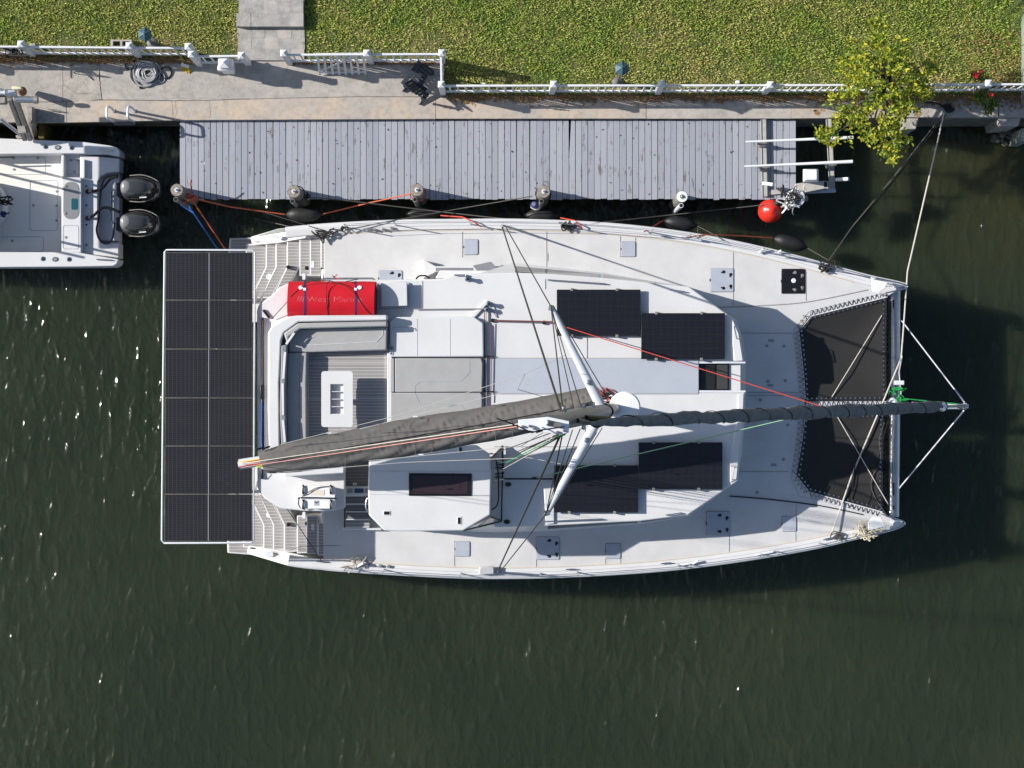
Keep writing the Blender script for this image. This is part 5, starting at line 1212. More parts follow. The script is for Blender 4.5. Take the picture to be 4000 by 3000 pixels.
rope('orange rope along the port rail to the bow fender',[(2680,927,2.05),(2760,916,1.9),(2900,922,1.4),F5[0]],.013,ropeo)
rope('thin grey lanyard from the fourth fender onto the port deck',[F4[1],(2800,922,1.9),(2830,943,2.0)],.009,ropegrey)
rope('thin grey lanyard from the bow fender to the port bow cleat',[F5[1],(3225,1010,1.9),(3290,1055,2.0)],.010,ropegrey)
rope('white bow line from the seawall past the port bow and across the nets',[(3688,440,1.5),(3545,1060,2.08),(3528,1300,1.9),(3520,1400,1.9),(3440,1592,2.0),(3330,1850,1.9),(3250,2080,2.05)],.017,ropew,s=.0)
rope('white tail of the bow line drooping to the crossbeam',[(3524,1390,1.92),(3512,1452,1.9),(3520,1540,1.9)],.013,ropew)
rope('black bow line from the seawall to the port bow cleat',[(3690,440,1.5),(3480,705,1.0),(3330,885,1.2),(3236,1020,2.05)],.014,ropegrey,s=.0)
rope('second black bow line running beside the first',[(3697,446,1.5),(3490,708,.95),(3340,888,1.15),(3244,1022,2.05)],.012,ropek,s=.0)
rope('black rope leading over the seawall to the bow line shackle',[(3595,398,G+.04),(3620,400,G+.03),(3660,402,G+.03),(3690,420,G+.04)],.02,ropek)
o=tangle(W(3705,424,G+.03),.07,ropek,'rope_heap',26,.018,.4,par=None,seed=31); tag(o,'black rope heap on the seawall where the bow lines start','rope')
o=tangle(W(742,772,1.65),.07,ropeo,'rope_knot',24,.016,.6,par=None,seed=32); tag(o,'orange rope knot on the left corner piling','rope')
o=tangle(W(1202,766,1.7),.05,ropek,'rope_knot',18,.014,.6,par=None,seed=33); tag(o,'black rope knot on the second piling','rope')
def ring(lab, c, z, r, m, tilt, rr=.013):
    P=[W(*c,z)+Vector((r*math.cos(a),r*math.sin(a),tilt*math.sin(a))) for a in np.linspace(0,2*math.pi,25)[:-1]]; b=MB(); b.tube(P,rr,6,closed=True); tag(b.build('rope_loop',m),lab,'rope')
ring('black rope loop tight round the second piling',(1160,757),1.75,.175,ropek,.0); ring('red rope loop hanging round the third piling',(1633,757),1.65,.175,roper,-.12); ring('black rope loop round the fourth piling',(2122,757),1.7,.175,ropek,-.05)
o=rope('red rope end sticking up behind the left corner piling',[(747,702,1.9),(744,720,1.85),(752,755,1.7)],.014,roper)

# ------------------------------------------------------------------ fishing boat with two outboards
FB=thing('fishing_boat','white centre console fishing boat with its stern to the dock, on the lift','boat',W(200,790,0))
GZ=1.30
outl=[(-420,556),(-200,544),(0,540),(217,549),(325,554),(434,569),(460,577),(470,592),(467,1015),(457,1033),(440,1040),(300,1042),(0,1044),(-200,1040),(-420,1026)]
tops=[W(u,v,GZ-.5) for u,v in outl]; c_=W(0,792,0)
b=MB(); b.prism([W(u,v,.78) for u,v in outl], bot=[Vector((c_.x+(W(u,v,.78).x-c_.x)*.96, c_.y+(W(u,v,.78).y-c_.y)*.72, -.15)) for u,v in outl]); b.build('hull', gel, FB, bevel=.04)
def fb(pix,z,h,m,name,par=None,bev=.025,seg=3): return pr(pix,z,h,m,name,par or FB,bev,seg)
fb([(-420,556),(-200,544),(0,540),(217,549),(325,554),(430,568),(458,577),(468,592),(466,612),(415,602),(312,600),(240,600),(-420,606)],GZ,.6,gel,'gunwale')
fb([(-420,1026),(-200,1040),(0,1044),(300,1042),(440,1040),(456,1033),(464,1012),(300,985),(240,985),(-420,976)],GZ,.6,gel,'gunwale')
fb([(312,604),(466,618),(466,672),(420,676),(392,690),(382,710),(382,925),(392,945),(464,948),(464,1008),(312,988)],1.12,.5,gel,'transom_deck')
fb([(383,700),(466,690),(466,940),(383,940)],.92,.3,gel,'motor_well',bev=.01)
fb([(-420,600),(312,600),(312,990),(-420,990)],.80,.1,beige,'cockpit_sole',bev=0)
fb([(243,604),(332,604),(332,692),(243,692)],1.04,.4,gel,'transom_corner',bev=.01)
fb([(240,606),(250,606),(250,690),(240,690)],1.30,.5,gel,'transom_door',bev=.012)
fb([(322,622),(331,622),(331,694),(322,694)],1.22,.3,gel,'transom_door_jamb',bev=.012)
box=fb([(240,692),(318,692),(318,988),(240,988)],1.28,.5,gel,'bait_station')
wn=MB(); wn.prism(prect(247,309,710,856,1.288,.16),dz=.02); wno=wn.build('tank_window', mat('smoky_tank_lid',(.23,.24,.25),.15), box, bevel=.004)
b=MB(); b.prism(prect(279,304,775,819,1.292,.03),dz=.01); b.build('tank_water', glassb, wno)
def outline(u0,u1,v0,v1,z,name='hatch_outline',m=None):
    P=prect(u0,u1,v0,v1,z+.003,.05); b=MB(); b.tube(P,.0065,5,closed=True); return b.build(name,m or lid,FB)
for a in ((-60,177,613,681,.80),(117,225,705,900,.80),(-60,170,925,982,.80),(245,306,881,972,1.28),(261,322,625,681,1.04)): outline(*a)
for u,v,z in ((148,617,.81),(54,617,.81),(54,662,.81),(131,802,.81),(222,804,.81),(221,861,.81),(222,748,.81),(256,927,1.29),(291,671,1.05),(277,626,1.05),(306,626,1.05),(48,941,.81),(256,727,1.30),(254,833,1.30)):
    b=MB(); b.lathe(W(u,v,z-.01),[(.03,0),(.03,.012),(.012,.014)],10); b.build('deck_latch', galv, FB)
for u,v,w in ((178,573,0),(226,576,1),(280,577,0),(168,1011,0),(216,1013,1),(270,1013,0)):
    b=MB(); b.lathe(W(u,v,GZ),[(.055,-.01),(.055,.006),(.036,.010),(.036,.002)],16,sx=1.45 if w else 1.1); r_=b.build('rod_holder' if not w else 'gunwale_cleat', steel, FB)
    b=MB(); b.lathe(W(u,v,GZ+.004),[(.030,0),(.030,.004)],12,sx=1.4 if w else 1); b.build('holder_mouth', black if not w else galv, r_)
for v in (727,802,878,957):
    b=MB(); b.lathe(W(336,v,1.12),[(.04,-.005),(.04,.008),(.025,.008)],12); r_=b.build('drain_fitting', steel, FB); b=MB(); b.lathe(W(337,v,1.127),[(.025,0),(.025,.003)],10); b.build('drain_mouth', black, r_)
for a,c in (((386,584),(440,588)),((377,1013),(435,1016))):
    p=W(*a,GZ+.04); q=W(*c,GZ+.04); b=MB(); b.tube([p-Vector((0,0,.05)),p,q,q-Vector((0,0,.05))],.014,8); b.build('grab_handle', steel, FB)
strip([W(432,745,.98),W(430,862,.98)],.02,steel,'tow_bar',FB)
for pts,r in (([(343,749,1.14),(372,745,1.22),(400,735,1.28),(430,700,1.34),(458,690,1.5)],.034),([(343,853,1.14),(365,843,1.25),(395,815,1.36),(425,812,1.4),(465,828,1.5)],.034),
              ([(458,686,1.5),(425,683,1.3),(400,715,1.2),(390,790,1.16),(386,850,1.15),(377,900,1.15),(392,940,1.15),(415,951,1.15),(438,935,1.2),(448,870,1.4)],.022)):
    b=MB(); b.tube(catmull([W(*p) for p in pts],6),r,8); b.build('rigging_hose', rubber, FB)
for v in (749,853): b=MB(); b.lathe(W(343,v,1.12),[(.055,0),(.055,.03),(.035,.05)],12); b.build('hose_boot', black, FB)
# helm console reaching in from the left
cc=W(-62,800,1.2); b=MB(); b.prism([Vector((cc.x+.5*math.cos(a)*.95,cc.y+.57*math.sin(a),1.25)) for a in np.linspace(0,2*math.pi,29)[:-1]],dz=.45); cs=b.build('console_seat', gel, FB, bevel=.05, seg=3)
b=MB(); b.prism([Vector((cc.x-.05+.42*math.cos(a),cc.y+.49*math.sin(a),1.36)) for a in np.linspace(0,2*math.pi,29)[:-1]],dz=.15); b.build('seat_cushion', lid, cs, bevel=.05, seg=3)
tangle(W(22,785,1.30),.09,ropek,'hose_bundle',20,.016,.5,FB,41); tangle(W(15,835,1.30),.08,mat('navy_rope',(.03,.05,.16),.7),'rope_bundle',26,.010,.4,FB,42)
strip([W(-60,616,1.25),W(55,613,1.25)],.018,black,'fishing_rod',FB)
b=MB(); b.prism([W(-300,690,2.1),W(-60,690,2.1),W(-55,930,2.1),W(-300,930,2.1)],z0=.8); b.build('leaning_post', gel, FB, bevel=.04)
b=MB(); b.prism([W(-330,400,3.35),W(-110,410,3.35),W(-100,560,3.35),W(-100,800,3.35),W(-330,810,3.35)],dz=.08); tt=b.build('t_top', gel, FB, bevel=.03)
for u,v in ((-140,600),(-140,860),(-330,600),(-330,860)): strip([W(u,v,.8),W(u,v,3.3)],.03,alu,'t_top_leg',FB)
# T-top posts whose shadow falls on the sole: overhead hardtop just outside the frame
cowl=mat('gloss_black_cowl',(.04,.04,.042),.14,spec=.6,coat=.6); cowlg=mat('cowl_sheen_grey',(.20,.20,.20),.22,spec=.6,coat=.6)  # paler grey panel: sky reflection on the gloss put into its colour
def outboard(lab,u0,u1,v0,v1):
    z=1.95; A=W(u0,(v0+v1)/2,z); B=W(u1,(v0+v1)/2,z); L=B.x-A.x; wy=(W(0,v0,z).y-W(0,v1,z).y)/2
    root=thing('outboard_motor',lab,'outboard',(A.x+.2,A.y,.9),0,'pair of outboards on the fishing boat')
    def shell(x0,x1,k,zb,zt,m,name,par):
        n=24; R=12; vs=[]; fs=[]
        for i in range(R+1):
            t=i/R; ph=t*math.pi/2; rr=math.cos(ph)**.55 if t<1 else 0.0; zz=zb+(zt-zb)*math.sin(ph)**.9
            for j in range(n):
                a=2*math.pi*j/n; ca=math.cos(a); sa=math.sin(a)
                ex=math.copysign(abs(ca)**.72,ca); ey=math.copysign(abs(sa)**.72,sa)
                wl=1.0-.16*max(0,ex)-.06*max(0,-ex)
                vs.append((A.x+L*((x0+x1)/2+(x1-x0)/2*ex*rr), A.y+wy*k*ey*wl*rr, zz+.05*ex*(1-t)*0))
        for i in range(R):
            for j in range(n): fs.append((i*n+j,i*n+(j+1)%n,(i+1)*n+(j+1)%n,(i+1)*n+j))
        fs.append(tuple(range(n-1,-1,-1)))
        b=MB(); b.add(vs,fs); return b.build(name,m,par,ang=50)
    low=shell(.0,1.0,1.0,1.25,1.62,cowl,'lower_cowl',root); topc=shell(.02,.93,.86,1.35,1.98,cowl,'top_cowl',root)
    pn=shell(.06,.46,.62,1.5,1.99,cowlg,'cowl_sheen_panel',topc)
    b=MB(); b.beam(Vector((A.x+L*.55,A.y-wy*.72,1.80)),Vector((A.x+L*.72,A.y-wy*.70,1.80)),.03,.03); b.build('badge',alup,topc)
    for s in (-1,1):
        b=MB(); b.tube(catmull([Vector((A.x+L*.25,A.y+s*wy*.92,1.55)),Vector((A.x+L*.6,A.y+s*wy*.95,1.56)),Vector((A.x+L*.93,A.y+s*wy*.55,1.56)),Vector((A.x+L*.99,A.y,1.56))],5),.012,6); b.build('cowl_trim',galv,low)
    b=MB(); b.box(A.x-.12,A.x+.25,A.y-.16,A.y+.16,.7,1.3); b.build('mount_bracket',black,root,bevel=.02)
    b=MB(); b.prism([Vector((A.x+x,A.y+y,1.26)) for x,y in ((.15,-.14),(.6,-.10),(.62,.10),(.15,.14))],z0=-.6); b.build('midsection',cowl,root,bevel=.03)
outboard('glossy black outboard motor nearer the seawall',452,612,674,784); outboard('glossy black outboard motor nearer the catamaran',450,610,811,920)

# ------------------------------------------------------------------ boat lift at the left edge
LF=thing('boat_lift','weathered metal boat lift arm and winch at the left edge of the seawall','boat lift',W(80,420,G))
def lp(pix,z,h,m,name,bev=.01): return pr(pix,z,h,m,name,LF,bev,1)
for a,c,w,h in (((38,385,2.75),(98,545,1.5),.10,.10),((62,385,2.75),(118,545,1.5),.10,.10)):
    b=MB(); b.beam(W(*a),W(*c),w,h); b.build('lift_arm', galv, LF, bevel=.01)
lp([(64,455),(90,455),(104,520),(70,520)],2.0,.1,galv,'arm_web')
lp([(102,413),(126,416),(126,480),(108,480)],1.75,.45,galv,'pile_bracket'); lp([(126,416),(133,420),(133,480),(126,480)],1.6,.3,galv,'bracket_plate')
b=MB(); b.beam(W(122,480,1.5),W(136,540,.4),.14,.14); b.build('support_leg', galv, LF, bevel=.01)
b=MB(); b.tube([W(60,388,2.7),W(146,390,2.7)],.075,14); b.build('winch_drum', alu, LF); b=MB(); b.tube([W(132,390,2.7),W(148,390,2.7)],.085,14); b.build('drum_flange', galv, LF)
b=MB(); b.tube([W(22,364,2.75),W(64,364,2.75)],.085,14); b.build('lift_motor', alu, LF); b=MB(); b.tube([W(-6,362,2.75),W(24,362,2.75)],.055,12); b.build('motor_shaft', alup, LF)
lp([(-30,345),(12,345),(12,372),(-30,372)],2.8,.2,alu,'gearbox',.02); lp([(-30,374),(22,374),(22,405),(-30,405)],2.7,.2,galv,'gearbox_base',.02)
lp([(30,352),(58,350),(60,360),(32,362)],2.86,.06,lid,'motor_cover',.01)
lp([(44,337),(82,336),(86,350),(48,352)],2.2,.12,mat('cream_cap',(.62,.60,.40),.6),'pile_cap',.02)
b=MB(); b.lathe(W(88,358,1.9),[(.06,-.4),(.09,-.2),(.10,.0),(.07,.06)],14,axis=(.3,-.3,1)); b.build('rusty_pulley', brass, LF)
b=MB(); b.tube([W(2,465,1.9),W(88,532,1.55)],.04,10); b.build('guide_pole', alu, LF)
lp([(60,528),(122,526),(128,540),(66,542)],1.55,.06,galv,'bunk_plate')
b=MB(); b.prism([W(150,482,.9),W(170,482,.9),W(170,540,.9),W(150,540,.9)],z0=-1.5); b.build('algae_pile', mat('algae_timber',(.16,.13,.03),.9,var=.5,scale=12), LF)

# ------------------------------------------------------------------ ladder, cleats
LD=thing('swim_ladder','bent aluminium swim ladder on the edge of the seawall','ladder',W(490,470,G))
for u in (418,500):
    pth=catmull([W(u+22,476,-.4),W(u+26,476,.8),W(u+22,474,G+.1),W(u+2,462,G+.75),W(u-2,440,G+.82),W(u+2,418,G+.78),W(u+14,420,G+.6),W(u+26,432,G+.15),W(u+27,434,G)],5)
    b=MB(); b.tube(pth,.028,8); b.build('ladder_rail', alup, LD)
for k in range(4):
    z=1.0-.32*k; b=MB(); b.beam(W(446,482,z),W(528,482,z),.08,.03); b.build('ladder_tread', galv, LD, bevel=.005)
for u in (444,526): b=MB(); b.lathe(W(u,434,G),[(.05,0),(.05,.012),(.025,.015)],10); b.build('flange', galv, LD)
CL0=thing('mooring_cleat','galvanised mooring cleat on the seawall near the boat lift','cleat',W(218,433,G),-.15,'seawall cleats')
b=MB(); b.tube(catmull([(-.17,0,.075),(-.08,0,.06),(0,0,.058),(.08,0,.06),(.17,0,.075)],4),[.010]*3+[.016]*11+[.010]*3,8); b.build('horn', galv, CL0, local=True)
for x in (-.06,.06): b=MB(); b.tube([(x,0,0),(x*.8,0,.06)],[.03,.016],8); b.build('leg', galv, CL0, local=True)
b=MB(); b.box(-.10,.10,-.035,.035,0,.012); b.build('base_plate', galv, CL0, local=True, bevel=.003)
for (u,v),l in (((1745,418),'galvanised mooring cleat on the seawall below the fence corner'),((2173,424),'galvanised mooring cleat on the seawall behind the dock middle')):
    c2=copy_tree(CL0); c2.location=W(u,v,G); c2['label']=l

# ------------------------------------------------------------------ lift frame at the right dock end
WL=thing('watercraft_lift','aluminium small-craft lift with two pipe bunks over the right dock end','boat lift',W(3110,640,DZ))
def wl(pix,z,h,m,name,bev=.008): return pr(pix,z,h,m,name,WL,bev,1)
dusty=mat('dusty_aluminium',(.46,.44,.41),.7,.0,var=.2,scale=10)
for a,c in (((3237,466,1.36),(3251,748,1.40)),((2982,463,DZ+.05),(2988,768,DZ+.05))):
    b=MB(); b.beam(W(*a),W(*c),.125,.08); b.build('cradle_beam', dusty, WL, bevel=.006)
    for s in (-.055,.055):
        b=MB(); A=W(*a)+Vector((s,0,.045)); C=W(*c)+Vector((s,0,.045)); b.beam(A,C,.012,.014); b.build('beam_edge', alu, WL)
for a,c in (((2911,554,1.55),(3333,537,1.85)),((2907,650,1.55),(3331,631,1.85))):
    b=MB(); b.tube([W(*a),W(*c)],[.022,.040],12); b.build('bunk_pipe', alup, WL)
for u,v,z in ((2982,562,1.42),(2985,655,1.42),(3245,645,1.55),(3240,548,1.55)):
    p=W(u,v,z); b=MB(); b.box(p.x-.09,p.x+.09,p.y-.06,p.y+.03,z-.18,z); br_=b.build('bunk_bracket', galv, WL, bevel=.01)
    for s in (-.11,.11): b=MB(); b.lathe((p.x+s,p.y,z-.02),[(.025,0),(.025,.05)],8); b.build('bolt', galv, br_)
b=MB(); b.prism(prect(3146,3192,662,703,2.12,.03),bot=[Vector((p.x,p.y,1.75)) for p in prect(3136,3198,660,712,1.75,.03)]); b.build('motor_housing', plastic, WL, bevel=.015)
wl([(3140,722),(3150,712),(3222,706),(3236,708),(3236,738),(3222,736),(3142,752)],1.72,.1,dusty,'gear_arm'); wl([(3142,752),(3222,736),(3264,736),(3266,751),(3145,757)],1.55,.08,alu,'gear_base')
wl([(3107,718),(3142,712),(3148,730),(3140,755),(3110,745)],1.65,.12,dusty,'gear_plate'); wl([(3218,708),(3232,708),(3232,732),(3218,732)],1.725,.02,black,'gear_slot'); wl([(3225,730),(3262,734),(3264,748),(3228,744)],1.5,.3,alu,'beam_end')
wl([(2984,742),(3060,740),(3062,758),(2984,762)],DZ+.05,.04,dusty,'dock_plate')
b=MB(); b.lathe(W(3108,773,1.75),[(.20,-.08),(.21,-.02),(.21,.02),(.15,.035),(.15,.02),(.06,.02),(.06,.05),(.02,.05)],28,axis=(-.1,.1,1)); wh=b.build('winch_wheel', plastic, WL)
tangle(W(3095,772,1.80),.15,ropek,'cable_tangle',34,.009,.2,WL,51); tangle(W(3080,790,1.70),.12,sealed,'silver_cable_wrap',40,.016,.4,WL,52)
wl([(3128,768),(3156,762),(3158,782),(3130,795)],1.6,.05,galv,'wheel_plate')
strip(catmull([W(3040,740,1.6),W(3052,748,1.65),W(3055,770,1.7),W(3075,760,1.75)],5),.022,black,'hook',WL); strip(catmull([W(3052,770,1.7),W(3060,735,1.7),W(3058,722,1.75)],5),.02,black,'hook',WL)
strip(catmull([W(3098,815,1.5),W(3096,830,1.3),W(3100,840,1.0)],4),.012,ropew,'cable_end',WL)
for a,c in (((2980,716,1.5),(3020,721,1.66)),((3266,702,1.55),(3314,699,1.75))):
    b=MB(); b.tube([W(*a),W(*c)],.042,12); g_=b.build('guide_post', plastic, WL); A=W(*a); b=MB(); b.tube([A-Vector((.07,0,.02)),A],.018,8); b.build('guide_bolt', galv, g_)

# ------------------------------------------------------------------ yard things
def lamp(lab,u,v,base,h,lean):
    B=W(*base,G+.03); T=W(u,v,G+h)
    root=thing('yard_lamp',lab,'lamp post',B,0,'verdigris yard lamps')
    ax=(T-B).normalized()
    b=MB(); b.tube([B,B+ax*.3,T-ax*.30],[.05,.032,.030],10); b.build('post', greypost, root)
    b=MB(); b.lathe(B,[(.13,0),(.12,.04),(.06,.08)],12); b.build('base', greypost, root)
    b=MB(); b.lathe(T-ax*.36,[(.05,0),(.09,.04),(.13,.34)],6,axis=ax); b.build('lantern_body', mat('frosted_lantern_%d'%u,(.16,.17,.2),.3), root, ang=20)
    b=MB(); b.lathe(T-ax*.03,[(.165,0),(.168,.02),(.06,.11),(.03,.12),(.03,.15),(.015,.17)],6,axis=ax); rf=b.build('lantern_roof', verdi, root, ang=20)
    for k in range(6):
        a=2*math.pi*(k+.5)/6; e=ax.orthogonal().normalized() if abs(ax.z)<.99 else Vector((1,0,0)); f=ax.cross(e)
        b=MB(); b.tube([T-ax*.01+(e*math.cos(a)+f*math.sin(a))*.168, T+ax*.085+(e*math.cos(a)+f*math.sin(a))*.058],.008,5); b.build('roof_rib', verdi, rf)
lamp('green copper hexagonal yard lamp behind the left fence',566,134,(595,170),1.55,0)
lamp('green copper hexagonal yard lamp behind the long fence',2430,267,(2412,322),1.75,0)
CB=thing('cinder_block','grey hollow concrete block on the grass behind the left fence','block',W(473,170,G),0)
p=W(473,170,G+.2); b=MB(); X0,X1,Y0,Y1=p.x-.24,p.x+.24,p.y-.09,p.y+.09
for x0_,x1_,yy0,yy1 in ((X0,X1,Y1-.035,Y1),(X0,X1,Y0,Y0+.035),(X0,X0+.05,Y0+.035,Y1-.035),(X1-.05,X1,Y0+.035,Y1-.035),(p.x-.025,p.x+.025,Y0+.035,Y1-.035)):
    b=MB(); b.box(x0_,x1_,yy0,yy1,G,G+.2); b.build('block_wall', conc2, CB)
# broom
BRM=thing('push_broom','yellow bristle broom with a green handle leaning on the picket fence','broom',W(725,265,G))
h0=W(722,252,G+.08); h1=W(681,171,G+1.15)
b=MB(); b.tube([h0,h1],.014,8); b.build('handle', mat('green_handle',(.10,.20,.03),.5), BRM); b=MB(); b.lathe(h1,[(.022,-.05),(.022,.01),(.01,.02)],8); b.build('handle_cap', mat('blue_cap',(.03,.08,.3),.5), BRM)
b=MB(); b.beam(W(708,250,G+.10),W(738,262,G+.10),.07,.05); b.build('head', plastic, BRM, bevel=.01)
b=MB()
for k in range(60):
    t=random.random(); a0=W(709,252,G+.08).lerp(W(738,264,G+.08),t)+Vector((0,random.uniform(-.03,.0),0)); b.tube([a0,a0+Vector((random.gauss(.02,.02),-.09+random.gauss(0,.02),-.075))],.006,4)
tag(b.build('bristles', yellow, BRM),kind='stuff')
# hose coil
HS=thing('hose_coil','grey garden hose in an untidy coil on the concrete','hose',W(570,282,G))
hg=mat('grey_hose',(.36,.365,.38),.5,var=.3,scale=30); pts=[]
rd=random.Random(5)
for k in range(15):
    cx=rd.gauss(0,.05)-.0; cy=rd.gauss(0,.04); r=(.30-.016*k)*rd.uniform(.92,1.05) if k<11 else rd.uniform(.10,.2); ph=rd.uniform(0,.4)
    for a in np.linspace(0,2*math.pi,20)[:-1]:
        pts.append(W(568+k*.6,280+k*.4,G+.03+.012*k*(.6 if k>7 else 1))+Vector((cx+r*math.cos(a+ph),cy+r*math.sin(a+ph)*.95,0)))
b=MB(); b.tube(pts,.017,6); b.build('hose', hg, HS)
for c0,rx,rk,m_ in (((648,283),.125,.14,rubber),((508,252),.11,.12,rubber),((632,305),.07,.10,hg)):
    P=[W(*c0,G+.025)+Vector((rx*math.cos(a),rk*math.sin(a),.012*math.sin(2*a))) for a in np.linspace(0,2*math.pi,25)[:-1]]
    b=MB(); b.tube(P,.017,6,closed=True); b.build('hose_loop', m_, HS)
strip(catmull([W(612,300,G+.03),W(608,320,G+.025),W(580,336,G+.022),W(556,341,G+.02)],5),.016,hg,'hose_end',HS); b=MB(); b.tube([W(556,341,G+.022),W(545,343,G+.022)],.026,8); b.build('nozzle', black, HS)
# service pedestal
PD=thing('power_pedestal','white dock service pedestal with a pyramid cap beside the gate opening','pedestal',W(898,268,G))
pb=W(898,272,G); ht_=1.05
b=MB(); b.box(pb.x-.13,pb.x+.13,pb.y-.11,pb.y+.11,G,G+.82); b.build('cabinet', plastic, PD, bevel=.012)
b=MB(); b.box(pb.x-.17,pb.x+.17,pb.y-.14,pb.y+.12,G+.55,G+.76); b.build('socket_box', plastic, PD, bevel=.012)
z=G+.84; b=MB(); b.box(pb.x-.10,pb.x+.10,pb.y-.10,pb.y+.10,z-.01,z+.10); b.build('light_head', plastic, PD, bevel=.008)
b=MB(); b.add([(pb.x-.115,pb.y-.115,z+.102),(pb.x+.115,pb.y-.115,z+.102),(pb.x+.115,pb.y+.115,z+.102),(pb.x-.115,pb.y+.115,z+.102),(pb.x,pb.y,z+.19)],[(0,1,4),(1,2,4),(2,3,4),(3,0,4),(3,2,1,0)]); b.build('pyramid_cap', plastic, PD, smooth=False)
# adirondack chair
CH=thing('adirondack_chair','dark navy slatted garden chair on the concrete by the fence corner','chair',W(1652,325,G),math.radians(52)); CH.scale=(.84,.84,.9)
def cbm(p,q,w,h,name,up=(0,0,1)): b=MB(); b.beam(p,q,w,h,up); return b.build(name,navychair,CH,bevel=.005,seg=1,local=True)
for k in range(6):
    x=-.10+k*.095; z=.30+.012*k; cbm((x,-.27,z),(x,.27,z),.085,.02,'seat_slat')
for k in range(6):
    y=-.235+k*.094; tl=.62 if k in (2,3) else (.58 if k in (1,4) else .52); cbm((-.14,y,.28),(-.14-.42*tl/.6*.75,y,.28+tl),.085,.02,'back_slat',up=(.8,0,.5))
for s in (-1,1):
    cbm((-.42,s*.34,.52),(.36,s*.34,.55),.13,.022,'armrest'); cbm((.32,s*.30,0),(.32,s*.30,.54),.03,.09,'front_leg'); cbm((-.52,s*.29,0.02),(.38,s*.29,.34),.03,.11,'side_rail'); cbm((-.40,s*.31,.16),(-.40,s*.31,.52),.03,.06,'arm_support')
cbm((-.38,-.33,.60),(-.38,.33,.60),.03,.07,'back_brace'); cbm((-.16,-.28,.25),(-.16,.28,.25),.04,.08,'back_brace')
# small things by the fence
for l,u,v in (('small white utility stake behind the long fence near the corner',1889,329),('small white utility stake behind the long fence near the lift',2882,320)):
    b=MB(); p=W(u,v,G+.12); b.box(p.x-.045,p.x+.045,p.y-.035,p.y+.035,G,G+.12); tag(b.build('utility_stake',plastic,bevel=.01),l,'stake','utility stakes')
b=MB(); p=W(128,176,G+.25); b.box(p.x-.06,p.x+.06,p.y-.05,p.y+.05,G,G+.25); tag(b.build('junction_box',galv,bevel=.01),'small grey junction box behind the first fence post','box')
o=tangle(W(66,200,G+.75),.13,ropek,'cable_bundle',40,.012,.8,par=None,seed=61); tag(o,'black cable bundle hung over the left end of the fence','cable')
rd=mat('grey_painted_post',(.26,.29,.27),.7,var=.2,scale=6)
GP=thing('boundary_fence','pale grey boundary fence panel at the right edge of the lawn','fence',W(4010,300,G))
for v0,v1 in ((60,180),(182,300),(302,412)):
    a_=W(3988,v0,G); c_2=W(3988,v1,G); b=MB(); b.box(a_.x,a_.x+.06,c_2.y,a_.y,G,G+.5); b.build('panel',rd,GP,bevel=.006,seg=1)
p=W(4003,520,G); b=MB(); b.box(p.x-.01,p.x+.2,p.y-.14,p.y+.14,-2,G-.2); b.build('post',rd,GP,bevel=.006,seg=1)

# ------------------------------------------------------------------ plants
def leafmesh(P, size, name, m, parent, seed, asp=.42, cup=.25, up=.5):
    r=np.random.default_rng(seed); n=len(P); P=np.array([tuple(p) for p in P])
    az=r.uniform(0,2*np.pi,n); el=r.uniform(-.5,.9,n); L=r.uniform(.65,1.2,n)*size; w=L*asp
    d=np.stack([np.cos(az)*np.cos(el),np.sin(az)*np.cos(el),np.sin(el)],1); s=np.stack([-np.sin(az),np.cos(az),r.uniform(-.7,.7,n)],1); s/=np.linalg.norm(s,axis=1)[:,None]
    nn=np.cross(d,s); V=np.empty((n,6,3))
    V[:,0]=P; V[:,1]=P+d*(L*.35)[:,None]+s*(w*.5)[:,None]+nn*(w*cup)[:,None]; V[:,2]=P+d*(L*.75)[:,None]+s*(w*.40)[:,None]+nn*(w*cup*.7)[:,None]
    V[:,3]=P+d*L[:,None]; V[:,4]=P+d*(L*.75)[:,None]-s*(w*.40)[:,None]+nn*(w*cup*.7)[:,None]; V[:,5]=P+d*(L*.35)[:,None]-s*(w*.5)[:,None]+nn*(w*cup)[:,None]
    org=ORG[parent.name]; V-=np.array(tuple(org))
    me=bpy.data.meshes.new(name); base=np.arange(n)*6; F=[]
    q1=np.stack([base,base+1,base+2,base+3],1); q2=np.stack([base,base+3,base+4,base+5],1); fac=np.concatenate([q1,q2])
    me.from_pydata(V.reshape(-1,3).tolist(),[],fac.tolist())
    a=me.attributes.new('tone','FLOAT','POINT'); a.data.foreach_set('value',np.repeat(r.uniform(0,1,n),6)); me.materials.append(m)
    o=bpy.data.objects.new(name,me); COL.objects.link(o); o.parent=parent; return o
def leafmat(name,c1,c2,c3):
    m=mat(name,c1,.45); t=m.node_tree; p=t.nodes['Principled BSDF']; at=nd(m,'ShaderNodeAttribute',attribute_name='tone'); cr=nd(m,'ShaderNodeValToRGB')
    cr.color_ramp.elements[0].color=(*c1,1); cr.color_ramp.elements[1].color=(*c3,1); e=cr.color_ramp.elements.new(.5); e.color=(*c2,1)
    t.links.new(at.outputs['Fac'],cr.inputs[0]); t.links.new(cr.outputs[0],p.inputs['Base Color'])
    tr=nd(m,'ShaderNodeBsdfTranslucent'); t.links.new(cr.outputs[0],tr.inputs[0]); ms=nd(m,'ShaderNodeMixShader'); ms.inputs[0].default_value=.40
    out=[n_ for n_ in t.nodes if n_.type=='OUTPUT_MATERIAL'][0]; t.links.new(p.outputs[0],ms.inputs[1]); t.links.new(tr.outputs[0],ms.inputs[2]); t.links.new(ms.outputs[0],out.inputs[0]); return m
TR=thing('shrub_tree','yellow-green leafy tree spreading over the fence and the water','tree',W(3440,335,G))
